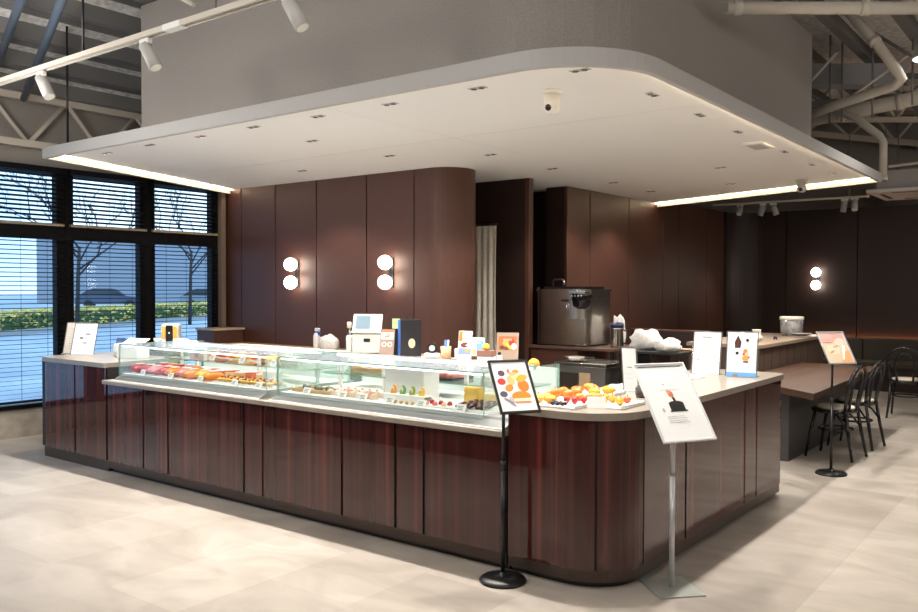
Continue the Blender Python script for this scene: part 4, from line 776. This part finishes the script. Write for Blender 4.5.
for i, (x, y) in enumerate(((-2.20, 4.18), (-2.12, 4.22), (-2.20, 4.29), (-2.13, 4.33))): fruit('pear' if i < 3 else 'apple', x, y, z0, .028, ['green-gold pear, front left on the small tray', 'green-gold pear, front right on the small tray', 'amber pear at the back left of the small tray', 'red-orange apple at the back of the small tray'][i], [(.62, .45, .05), (.60, .40, .04), (.80, .40, .05), (.70, .12, .04)][i], 0, 1, 1, 1.25 if i < 3 else .95)
for i, (x, y, s) in enumerate(((-2.62 + .07, 4.60, 'left on the rear tray'), (-2.46, 4.72, 'standing on the rear tray behind the mangoes'))): pass
t = thing('price_card', 'large blank white card standing before the fruit trays', 'price card', (-2.19, 4.085, .94), math.radians(32), 'price cards'); m = MB(); m.obox((0, .02, .032), (.050, 0, 0), (0, .0015, -.0006), (0, .014, .031)); m.build('card', MCARD, t); m = MB(); m.obox((0, .045, .03), (.03, 0, 0), (0, .012, -.03), (0, .001, .0005)); m.build('card_strut', MCARD, t)
t = thing('stone_coaster_stack', 'dark grey patterned lidded pot beside the silver sign', 'pot', (-2.20, 4.72, .94)); MB().lathe([(.055, 0), (.062, .015), (.062, .055), (.052, .062)], seg=22).build('pot', mat('dark_pot', (.05, .045, .05), .3, noise=.5, nscale=35), t); MB().lathe([(.054, .0625), (.05, .072), (.012, .078), (.012, .088), (0, .09)], seg=20).build('lid', cm((.09, .08, .085), .3), t)
t = thing('document_pile', 'white papers with blue stripe lying behind the fruit', 'paper', (-2.48, 5.05, .94), .3); MB().box(-.13, .17, -.08, .12, 0, .012, .002, 1).build('papers', MPAPER, t); MB().box(-.10, .04, .06, .10, .011, .0135).build('blue_stripe', cm((.08, .18, .55)), t)
t = thing('wet_wipe_box', 'small white box with blue label on the counter behind silver sign', 'box', (-2.36, 5.55, .94), .1); MB().box(-.075, .075, -.05, .05, 0, .075, .006).build('box_body', MCARD, t); MB().box(-.055, .055, -.0515, -.049, .03, .07).build('blue_label', cm((.12, .2, .6)), t)
t = thing('counter_tray', 'flat white tray under the text menu on the right counter', 'tray', (-2.50, 5.95, .94), .05); MB().box(-.13, .17, -.10, .08, 0, .010, .003).build('tray_base', MCARD, t); m = MB(); m.box(-.13, .17, .072, .08, .01, .016); m.build('rim', MCARD, t)

# ------------------------------------------------------------------ kitchen line with the coffee brewer
kc = thing('kitchen_counter', 'dark brown kitchen counter under the stainless coffee brewer', 'counter', (0, 0, 0)); MB().box(-5.22, -4.62, 8.16, 8.9, 0, .915).build('cupboard', MBROWN, kc); MB().box(-5.235, -4.18, 8.12, 8.92, .915, .945, .004).build('worktop', mat('brown_worktop', (.10, .055, .04), .35), kc)
for x in (-4.24, -4.20): pass
MB().box(-4.24, -4.19, 8.2, 8.25, 0, .915).build('leg', MBLACKM, kc); MB().box(-4.24, -4.19, 8.8, 8.85, 0, .915).build('leg', MBLACKM, kc)
t = thing('coffee_brewer', 'large stainless coffee brewer with dark lid and black dispensing head', 'coffee machine', (-4.87, 8.50, .945), 0); t.scale = (.92, .92, 1.0)
bp_ = [(-.36, .30), (-.36, -.24)] + arc(-.28, -.24, .08, 180, 270, 6) + arc(.22, -.18, .14, -90, 0, 8) + [(.36, .30)]
MB().prism(bp_, .015, .615).build('brewer_body', MSTEEL, t); MB().prism([(x * 1.04, y * 1.03) for x, y in bp_], .615, .640).build('top_rim', MSTEEL, t); MB().prism([(x * .82, y * .85) for x, y in bp_], .640, .668).build('lid', MBLACKG, t); MB().prism([(x * .96, y * .96) for x, y in bp_], 0, .015).build('foot_ring', MBLACK, t)
m = MB(); m.tube([(-.26, -.05, .665), (-.26, -.05, .735), (-.24, -.05, .75), (-.12, -.05, .75), (-.10, -.05, .735), (-.10, -.05, .665)], .011, 10); m.build('lid_handle', MCHROME, t)
MB().box(-.375, -.362, -.25, -.20, .0, .66, .003).build('edge_post', MBLACK, t)
hd_ = MB(); hd_.lathe([(.035, -.19), (.085, -.155), (.10, -.06), (.10, .0), (.095, .005)], (.295, -.31, .612), 20, 1.3, .95); hd_ = hd_.build('dispensing_head', MBLACKG, t); m = MB()
for i in range(4): m.ball((.22 + .042 * i, -.412, .565), .011, 1, .5, 1, 10)
m.build('control_buttons', cm((.55, .55, .5), .2, .5), hd_); MB().box(.175, .40, -.42, -.30, .59, .618, .006).build('control_panel', MSTEEL, hd_)
MB().box(.02, .19, -.325, -.30, .50, .525, .004).build('lever_bar', MBLACK, hd_)
MB().box(.13, .20, -.328, -.318, .37, .52, .004).build('sight_plate', MSTEEL, t); MB().tube([(.10, -.325, .47), (.10, -.335, .42)], .016, 10).build('tap', MCHROME, t)
MB().box(.04, .345, -.321, -.316, .02, .31, .003, 1).build('splash_panel', mat('bronze_steel', (.40, .33, .25), .25, .9), t)
t = thing('coffee_grinder', 'slim grey metal jug with dark blue top right of the brewer', 'jug', (-4.26, 8.40, .945)); MB().lathe([(.07, 0), (.075, .02), (.07, .20), (.075, .22)], seg=20).build('jug_body', MSTEEL, t); MB().lathe([(.078, .22), (.078, .26), (.05, .275), (0, .278)], seg=20).build('jug_lid', cm((.02, .03, .08), .3), t); m = MB(); m.tube([(.07, 0, .20), (.12, 0, .18), (.12, 0, .06), (.07, 0, .04)], .010, 8); m.build('handle', MBLACK, t)
crumple('tissue_pack', 'small white tissue pack behind the metal jug', (-4.40, 8.72, .945), (.08, .05, .34), (.8, .78, .74), 21, 'tissue')
ub = thing('steel_cabinet', 'stainless undercounter cabinet with tan door below the brewer line', 'cabinet', (-4.33, 7.70, 0)); MB().box(-.17, .40, -.2, .3, 0, .80, .004).build('cabinet_body', cm((.25, .24, .23), .35, .8), ub); MB().box(-.15, .10, -.212, -.2, .30, .74, .004).build('dark_door', cm((.03, .025, .02), .3), ub); MB().box(.11, .24, -.212, -.2, .30, .74, .004).build('tan_door', cm((.40, .29, .17), .5), ub); MB().box(-.18, .42, -.22, .31, .80, .84, .004).build('worktop', MSTEEL, ub)
t = thing('steel_bowl', 'low metal pan on the stainless cabinet below the brewer', 'pan', (-4.33, 7.62, .84)); MB().lathe([(.08, 0), (.11, .02), (.12, .05), (.112, .05), (.10, .02), (0, .012)], seg=22).build('pan', MSTEEL, t); MB().tube([(.11, 0, .045), (.25, -.05, .05)], .010, 8).build('handle', MBLACK, t)
bs = thing('work_shelf', 'black work shelf behind the narrow menu, carrying white towels', 'shelf', (-3.58, 7.75, 0)); MB().box(-.20, .42, -.25, .25, .965, .99, .004).build('shelf_top', MBLACK, bs); MB().box(-.20, .12, -.22, .24, .60, .965, .004).build('black_box', MBLACKG, bs); MB().box(-.20, .42, -.25, .25, .35, .37).build('lower_shelf', MBLACKM, bs)
for x in (-.19, .40):
    for y in (-.23, .23): MB().box(x - .012, x + .012, y - .012, y + .012, 0, .965).build('leg', MBLACKM, bs)
crumple('white_towel', 'crumpled white towel heap on the black work shelf', (-3.62, 7.78, .99), (.17, .13, .20), (.62, .60, .57), 31); crumple('white_towel', 'small white towel slumped right of the larger towel heap', (-3.33, 7.64, .99), (.13, .11, .12), (.60, .57, .53), 33)
t = thing('wooden_scoop', 'tan wooden scoop lying at the right end of the black shelf', 'scoop', (-3.24, 7.86, .99), .2); MB().box(-.07, .05, -.03, .03, 0, .02, .008).build('scoop_blade', cm((.50, .36, .22)), t); MB().tube([(.05, 0, .012), (.13, 0, .012)], .007, 8).build('handle', cm((.45, .32, .2)), t)

# ------------------------------------------------------------------ curtain, low wall
t = thing('curtain', 'ivory curtain hanging in the dark doorway of the partition', 'curtain', (-5.83, 8.115, 0)); m = MB(); N = 28; rows = []
for j in range(9):
    z = .35 + (2.33 - .35) * j / 8; pin = 1 - .10 * math.sin(PI * max(0, (j - 1)) / 8); rows.append([m.bm.verts.new(((-.20 + .36 * i / N) * pin, .010 * math.sin(i * .85) * (1 - .2 * j / 8), z + .0)) for i in range(N + 1)])
for A, B in zip(rows, rows[1:]):
    for i in range(N): m.bm.faces.new((A[i], A[i + 1], B[i + 1], B[i])).smooth = True
o = m.build('drape', MCURT, t); sd = o.modifiers.new('thickness', 'SOLIDIFY'); sd.thickness = .004
MB().tube([(-.20, 0, 2.345), (.165, 0, 2.345)], .008, 8).build('curtain_rod', MBLACKM, t)
t = thing('half_height_partition', 'low dark brown partition behind the kitchen shelves with pale top edge', 'partition', (-4.15, 9.55, 0)); MB().box(-.48, .50, -.03, .04, 0, 1.075).build('partition_board', MBROWND, t); MB().box(-.485, .50, -.035, .045, 1.075, 1.10, .003).build('cap_rail', MBROWN, t)

# ------------------------------------------------------------------ globe wall lamps
def globe_lamp(x, y, label):
    t = thing('wall_lamp', label, 'wall lamp', (x, y, 1.655), 0, 'twin globe wall lamps')
    MB().box(-.035, .035, -.012, 0, -.06, .275, .004).build('back_plate', MBLACKM, t)
    for k, z in enumerate((0, .214)):
        gm = MB().tube([(0, -.012, z), (0, -.035, z)], .03, 14).build('globe_mount', MBLACKM, t); MB().ball((0, -.105, z), .078, 1, 1, 1, 24).build('globe', MGLOBE, gm)
globe_lamp(-7.70, 6.838, 'pair of lit globe lamps, left of the two pairs on the panelled wall'); globe_lamp(-6.18, 6.838, 'pair of lit globe lamps, right of the two pairs on the panelled wall'); globe_lamp(-3.87, 14.988, 'pair of lit globe lamps on the dark rear wall')

# ------------------------------------------------------------------ dining side
sc_ = thing('service_cabinet', 'wood-slatted service cabinet behind the right counter, plates on top', 'cabinet', (-3.28, 10.2, 0)); MB().box(-.40, .39, -1.2, 1.3, 0, .96).build('cabinet_body', MWOODC, sc_); MB().box(-.42, .41, -1.22, 1.32, .96, 1.0, .004).build('cabinet_top', mat('pale_wood_top', (.30, .22, .16), .3), sc_)
m = MB()
for k in range(9): m.box(.389, .392, -1.1 + k * .28, -1.1 + k * .28 + .003, 0, .96)
m.build('board_joint', MJOINT, sc_)
tb = thing('dining_table', 'dark wood dining table with chamfered corner beside the slatted cabinet', 'table', (0, 0, 0)); MB().prism([(-1.92, 7.36), (-1.98, 10.4), (-2.86, 10.4), (-2.86, 8.3), (-2.30, 7.70)], .665, .72).build('tabletop', MWOODT, tb)
MB().box(-2.86, -2.30, 7.99, 10.3, 0, .665).build('table_base', MDARKP, tb)
t = thing('food_container', 'clear plastic-wrapped cake container with white lid on the slatted cabinet', 'container', (-3.13, 10.95, 1.0)); t.scale = (.9, .9, 1.2); m = MB(); m.lathe([(.12, 0), (.15, .05), (.155, .17)], seg=24); m.build('container_body', mat('smoky_plastic', (.22, .21, .21), .12, noise=.5, nscale=18), t); MB().lathe([(.16, .17), (.16, .20), (.15, .205), (0, .206)], seg=24).build('lid', cm((.75, .70, .62), .4), t)
t = thing('plate_stack', 'stack of plates beside the wrapped cake container on the cabinet', 'plates', (-2.96, 10.75, 1.0))
for k in range(3): MB().lathe([(.06, .018 * k), (.12, .018 * k + .010), (.124, .018 * k + .015), (.06, .018 * k + .008), (0, .018 * k + .007)], seg=26).build('plate', cm((.62, .58, .52), .2) if k != 1 else cm((.10, .09, .09), .2), t)
t = thing('sugar_pot', 'small cream pot left of the wrapped cake container', 'pot', (-3.45, 10.6, 1.0)); MB().lathe([(.045, 0), (.05, .02), (.05, .065)], seg=18).build('pot', cm((.68, .62, .52), .4), t); MB().lathe([(.052, .065), (.052, .085), (0, .09)], seg=18).build('lid', cm((.8, .76, .68), .4), t)
crumple('white_napkins', 'white folded napkins on the near end of the slatted cabinet', (-3.22, 9.5, 1.0), (.16, .2, .09), (.75, .68, .58), 41, 'napkins')
t = thing('serving_tongs', 'dark tongs lying on the slatted cabinet beside the napkins', 'tongs', (-3.12, 10.2, 1.0), .3); m = MB(); m.tube([(0, -.2, .008), (.02, 0, .02), (.0, .18, .010)], .008, 8); m.tube([(.03, -.2, .008), (.03, 0, .02), (.0, .18, .010)], .008, 8); m.build('tongs', MBLACK, t)

# chairs
def make_chair(label):
    t = thing('bentwood_chair', label, 'chair', (0, 0, 0), 0, 'bentwood chairs'); B = MBLACKG      # faces +y
    m = MB(); m.lathe([(.185, .43), (.20, .435), (.205, .447), (.20, .460), (.17, .463), (0, .463)], seg=32, sx=1, sy=1); se = m.build('seat', B, t)
    MB().lathe([(.165, .4635), (.168, .478), (.150, .490), (0, .493)], (0, -.015, 0), seg=30).build('seat_cushion', MCUSH, se)
    for s in (-1, 1):
        MB().tube([(s * .15, .12, .44), (s * .165, .155, .25), (s * .185, .195, .002)], [.016, .0145, .012], 10).build('leg', B, t)
        MB().tube([(s * .155, -.155, .48), (s * .165, -.19, .25), (s * .19, -.235, .002)], [.016, .0155, .013], 10).build('leg', B, t)
    m = MB(); pts = [(-.155, -.155, .46), (-.175, -.175, .58), (-.195, -.20, .70)] + [(-.195 * math.cos(a), -.20 - .045 * math.sin(a), .70 + .175 * math.sin(a)) for a in [PI * k / 14 for k in range(1, 14)]] + [(.195, -.20, .70), (.175, -.175, .58), (.155, -.155, .46)]
    m.tube(pts, .0165, 10); m.build('back_hoop', B, t)
    m = MB(); pts = [(-.085, -.165, .45), (-.10, -.185, .58)] + [(-.105 * math.cos(a), -.20 - .035 * math.sin(a), .66 + .15 * math.sin(a)) for a in [PI * k / 12 for k in range(0, 13)]] + [(.10, -.185, .58), (.085, -.165, .45)]
    m.tube(pts, .0135, 10); m.build('inner_hoop', B, t)
    m = MB(); m.tube([(.155 * math.cos(a), -.015 + .15 * math.sin(a), .27) for a in [2 * PI * k / 28 for k in range(28)]], .0095, 8, True); m.build('leg_ring', B, t)
    for s in (-1, 1): m = MB(); m.tube([(s * .168, -.195, .27), (s * .16, -.12, .37), (s * .12, -.06, .43)], .010, 8); m.build('brace', B, t)
    return t
ch = make_chair('black bentwood chair with cream pad, nearest of the two at the table'); ch.location = (-2.035, 8.52, 0); ch.rotation_euler = (0, 0, PI / 2 - .12)
dup(ch, (-2.01, 9.22, 0), 'black bentwood chair with cream pad, farther of the two at the table', PI / 2 - .10)
dup(ch, (-1.95, 11.68, 0), 'black bentwood chair with cream pad facing the olive bench', .06)
# bench along the rear wall
bn = thing('bench', 'long olive upholstered bench along the dark rear wall', 'bench', (0, 14.6, 0)); MB().box(-4.4, 5.9, -.25, .30, 0, .36).build('bench_base', MBROWND, bn)
xs = [-4.4, -3.1, -1.85, -.6, .7, 2.0, 3.3, 4.6, 5.9]
for a, b in zip(xs, xs[1:]): MB().box(a + .004, b - .004, -.30, .12, .36, .46, .025).build('seat_cushion', MOLIVE, bn); MB().box(a + .004, b - .004, .12, .28, .38, .80, .025).build('back_cushion', MOLIVE, bn)
MB().box(-4.3, 5.8, .31, .325, .77, .785).build('led_strip', MLEDB, bn)
# ------------------------------------------------------------------ things hung from the roof
def pipe(name, label, pts, r, mt, cat='pipe', band=None):
    t = thing(name, label, cat, (0, 0, 0), 0, 'roof pipework'); MB().tube(pts, r, 14).build('pipe_run', mt, t)
    if band:
        for p, d in band: p, d = Vector(p), Vector(d).normalized(); MB().tube([p - d * .03, p + d * .03], r * 1.2, 14).build('pipe_collar', mt, t)
    return t
def truss(label, p0, p1, q0, q1, n, mt, r=.03, rw=.016):
    t = thing('roof_truss', label, 'truss', (0, 0, 0), 0, 'roof trusses'); P0, P1, Q0, Q1 = map(Vector, (p0, p1, q0, q1)); d = (P1 - P0).normalized(); up = Vector((0, 0, 1))
    for nm, A, B in (('top_chord', P0, P1), ('bottom_chord', Q0, Q1)):
        dd = (B - A); MB().obox((A + B) / 2, dd / 2, d.cross(up).normalized() * r, up * r).build(nm, mt, t)
    for k in range(n):
        a = P0.lerp(P1, k / n); b = Q0.lerp(Q1, (k + .5) / n); c = P0.lerp(P1, (k + 1) / n); MB().tube([a, b], rw, 8).build('web_bar', mt, t); MB().tube([b, c], rw, 8).build('web_bar', mt, t)
    return t
truss('cream steel truss above the left windows', (-8.95, .57, 3.575), (-8.95, 7.95, 3.575), (-8.95, .57, 3.09), (-8.95, 7.95, 3.09), 9, MCREAM, .035, .022)
pipe('roof_beam', 'thick white tubular beam across the top right', [(-2.12, 5.80, 3.545), (-1.02, 6.64, 3.545)], .043, MCREAM, 'beam', [((-2.06, 5.846, 3.545), (1.1, .84, 0)), ((-1.36, 6.38, 3.545), (1.1, .84, 0))])
pipe('drain_pipe', 'cream elbowed pipe slanting down in the upper right corner', [(-2.05, 8.9, 4.32), (-1.80, 8.9, 3.98), (-1.60, 8.9, 3.66), (-1.57, 8.95, 3.60), (-1.64, 9.0, 3.55), (-2.2, 9.3, 3.50), (-2.9, 9.8, 3.46)], .048, MCREAM, 'pipe', [((-1.80, 8.9, 3.98), (.6, 0, -.8))])
pipe('duct_pipe', 'thick grey-cream duct running behind the canopy corner', [(-3.3, 11, 3.66), (-1.6, 11, 3.82)], .085, MCREAM, 'pipe', [((-2.6, 11, 3.726), (1, 0, .09)), ((-1.95, 11, 3.787), (1, 0, .09))])
pipe('drop_pipe', 'cream pipe dropping straight down beyond the canopy right end', [(-2.55, 10.7, 3.70), (-2.36, 10.7, 3.60), (-2.10, 10.7, 3.36), (-2.06, 10.7, 3.28), (-2.06, 10.7, 2.84)], .045, MCREAM, 'pipe', [((-2.06, 10.7, 2.87), (0, 0, 1))])
pipe('conduit', 'thin pale conduit running sideways beyond the canopy right end', [(-2.0, 10.7, 3.0), (-1.3, 10.7, 3.04)], .016, MCREAM)
truss('grey steel truss in the upper right, nearer one', (-3.2, 11.4, 4.42), (-1.2, 11.4, 4.02), (-3.2, 11.4, 3.98), (-1.2, 11.4, 3.90), 4, MBEAM, .03, .014)
truss('cream steel truss before the upper rear wall', (-4.6, 15.5, 4.62), (-1.0, 15.5, 4.40), (-4.6, 15.5, 4.40), (-1.0, 15.5, 3.66), 5, MCREAM, .05, .025)
truss('cream steel truss in the upper right, over the dining area', (-3.1, 12.8, 4.55), (-1.0, 12.8, 4.0), (-3.1, 12.8, 4.0), (-1.0, 12.8, 3.75), 4, MCREAM, .035, .02)
for i, (p0, p1) in enumerate((((-2.9, 10.0, 3.72), (-2.4, 10.0, 4.22)), ((-2.35, 9.75, 3.55), (-1.35, 9.75, 4.2)), ((-1.95, 9.6, 4.25), (-1.35, 9.6, 3.75)))):
    pipe('brace_rod', ['thin pale brace rod by the bulkhead end', 'thin pale brace rod crossing the elbowed pipe', 'dark brace rod rising right of the elbowed pipe'][i], [p0, p1], .016, [MCREAM, MCREAM, MBEAM][i])
for i, (x, y) in enumerate(((-2.55, 10.3), (-2.42, 10.3), (-2.1, 10.3), (-1.62, 9.8), (-1.45, 9.8))):
    pipe('hanger_rod', 'thin dark hanger rod, %s from the left in the upper right roof' % ORD[i], [(x, y, 3.5), (x, y, roof_z(x))], .011, MBEAM)
pipe('conduit', 'blue-grey conduit at the upper left, left of the pair', [(-8.55, 3.75, 3.66), (-4.6, 2.45, 3.98)], .035, MPIPEB); pipe('conduit', 'blue-grey conduit at the upper left, right of the pair', [(-8.8, 4.15, 3.52), (-4.6, 2.66, 3.94)], .035, MPIPEB)
pipe('hanger_rod', 'thin dark hanger rod holding the canopy at its left end', [(-7.68, 4.02, 2.925), (-7.68, 4.02, roof_z(-7.68))], .010, MBLACKM); pipe('hanger_rod', 'thin dark hanger rod from the roof to the left lighting track', [(-5.70, 3.1, 3.236), (-5.70, 3.1, roof_z(-5.70))], .009, MBLACKM)
pipe('brace_rod', 'pale brace rod leaning before the bulkhead top', [(-6.10, 3.9, 4.03), (-5.55, 3.9, 3.75)], .016, MCREAM)
t = thing('air_duct', 'pale grey rectangular duct slanting behind the bulkhead end', 'duct', (0, 0, 0)); a_ = Vector((-2.95, 10.74, 4.18)); b_ = Vector((-1.9, 10.74, 4.02)); MB().obox((a_ + b_) / 2, (b_ - a_) / 2, (0, .16, 0), (.02, 0, .12), .01).build('duct_body', mat('pale_duct', (.42, .42, .43), .5), t); MB().obox(b_, (.02, 0, -.004), (0, .18, 0), (.02, 0, .14), .004).build('flange', mat('duct_flange', (.36, .36, .37), .5), t)
# lighting track with spot heads
tk = thing('lighting_track', 'long white lighting track crossing the upper left', 'track', (0, 3.1, 3.2)); MB().box(-9.0, -3.45, -.030, -.012, 0, .034).build('track_rail', MCREAM, tk); m = MB(); m.box(-9.0, -3.45, .012, .030, 0, .034); m.box(-9.0, -3.45, -.012, .012, .026, .034); m.build('track_rail', MCREAM, tk)
MB().box(-9.0, -3.45, -.012, .012, .016, .026).build('track_slot', cm((.06, .03, .025)), tk); MB().box(-4.70, -4.52, -.032, .032, -.003, .036, .002, 1).build('joiner', MWHITE, tk); MB().box(-3.47, -3.40, -.032, .032, -.003, .036, .002, 1).build('end_cap', MWHITE, tk)
for x in (-8.2, -4.2): MB().tube([(x, 0, .03), (x, 0, roof_z(x) - 3.2)], .006, 6).build('suspension_rod', MBEAM, tk)
def spot_head(loc, d, label, L=.17, r=.042):
    t = thing('track_spotlight', label, 'spotlight', loc, 0, 'track spotlights'); d = Vector(d).normalized(); MB().box(-.05, .05, -.017, .017, -.035, -.001, .003, 1).build('track_adapter', MWHITE, t); MB().tube([(0, 0, -.035), (0, 0, -.055)], .012, 10).build('swivel', MWHITE, t)
    p = Vector((0, 0, -.05)); hs = MB().tube([p - d * .01, p + d * L], r, 20).build('lamp_housing', cm((.50, .485, .46), .5), t); MB().tube([p + d * (L - .004), p + d * (L + .002)], r * .8, 18).build('lens', cm((.8, .8, .75), .2), hs)
    q = Vector(loc) + p + d * (L + .03); lamp('spotlight_beam', 'SPOT', q, K_TRACK, (1, .92, .82), .03, q + d, 1.0, .6)
for x, s in ((-6.30, 'leftmost of the three on the upper left track'), (-4.93, 'middle one on the upper left track'), (-3.55, 'right one at the upper left track end')): spot_head((x, 3.1, 3.2 - .003), (.50, .10, -.85), 'white cylindrical track spotlight, ' + s)
tk = thing('lighting_track', 'white lighting track below the roof beyond the canopy far end', 'track', (0, 13.7, 2.96)); MB().box(-5.2, -2.85, -.018, .018, 0, .03).build('track_rail', MCREAM, tk); MB().box(-2.86, -2.82, -.020, .020, -.003, .033).build('end_cap', MWHITE, tk)
for x in (-4.9, -4.0, -3.1): MB().tube([(x, 0, .03), (x, 0, roof_z(x) - 2.96)], .006, 6).build('suspension_rod', MBEAM, tk)
for x, d, s in ((-4.75, (.1, -.5, -.5), 'leftmost on the far track'), (-4.38, (-.3, 0, -.9), 'second from left on the far track'), (-4.22, (.3, .1, -.9), 'third from left on the far track'), (-3.16, (-.15, .1, -.9), 'second from right on the far track'), (-3.02, (.1, -.4, -.7), 'rightmost on the far track')): spot_head((x, 13.7, 2.958), d, 'small white track spotlight, ' + s, .15, .045)
t = thing('air_conditioner', 'white flat ceiling air-conditioning cassette at the right edge', 'air conditioner', (-2.2, 14.1, 3.0)); MB().box(-.62, .9, -.62, .75, 0, .05, .01).build('cassette_panel', MWHITE, t); MB().box(-.5, .8, -.5, .62, .05, .32).build('cassette_body', MFASC, t); m = MB(); m.box(-.3, .6, -.50, -.44, -.004, .001); m.box(-.3, .6, .5, .56, -.004, .001); m.box(-.5, -.44, -.3, .4, -.004, .001); m.build('louvre', cm((.08, .08, .08)), t)
m = MB(); [m.tube([(x, y, .32), (x, y, 1.2)], .008, 6) for x in (-.4, .7) for y in (-.4, .5)]; m.build('hanger', MBEAM, t)
t = thing('pendant_lamp', 'white high-bay pendant lamp with lit rim at the right edge', 'lamp', (-1.30, 9.0, 3.76)); MB().lathe([(.20, .0), (.205, .01), (.17, .12), (.10, .22), (.05, .26), (.05, .34), (0, .35)], seg=28).build('lamp_shade', mat('lamp_shade', (.5, .48, .45), .4), t); MB().lathe([(.185, -.001), (.185, .004)], seg=26).build('diffuser', MLAMP, t); MB().tube([(0, 0, .34), (0, 0, roof_z(-1.3) - 3.76)], .008, 8).build('suspension_rod', MBEAM, t)
lamp('pendant_lamp_light', 'SPOT', (-1.30, 9.0, 3.73), K_HALL, (1, .93, .84), .18, (-1.3, 9, 0), 2.4, .6)
bpy.context.view_layer.update()
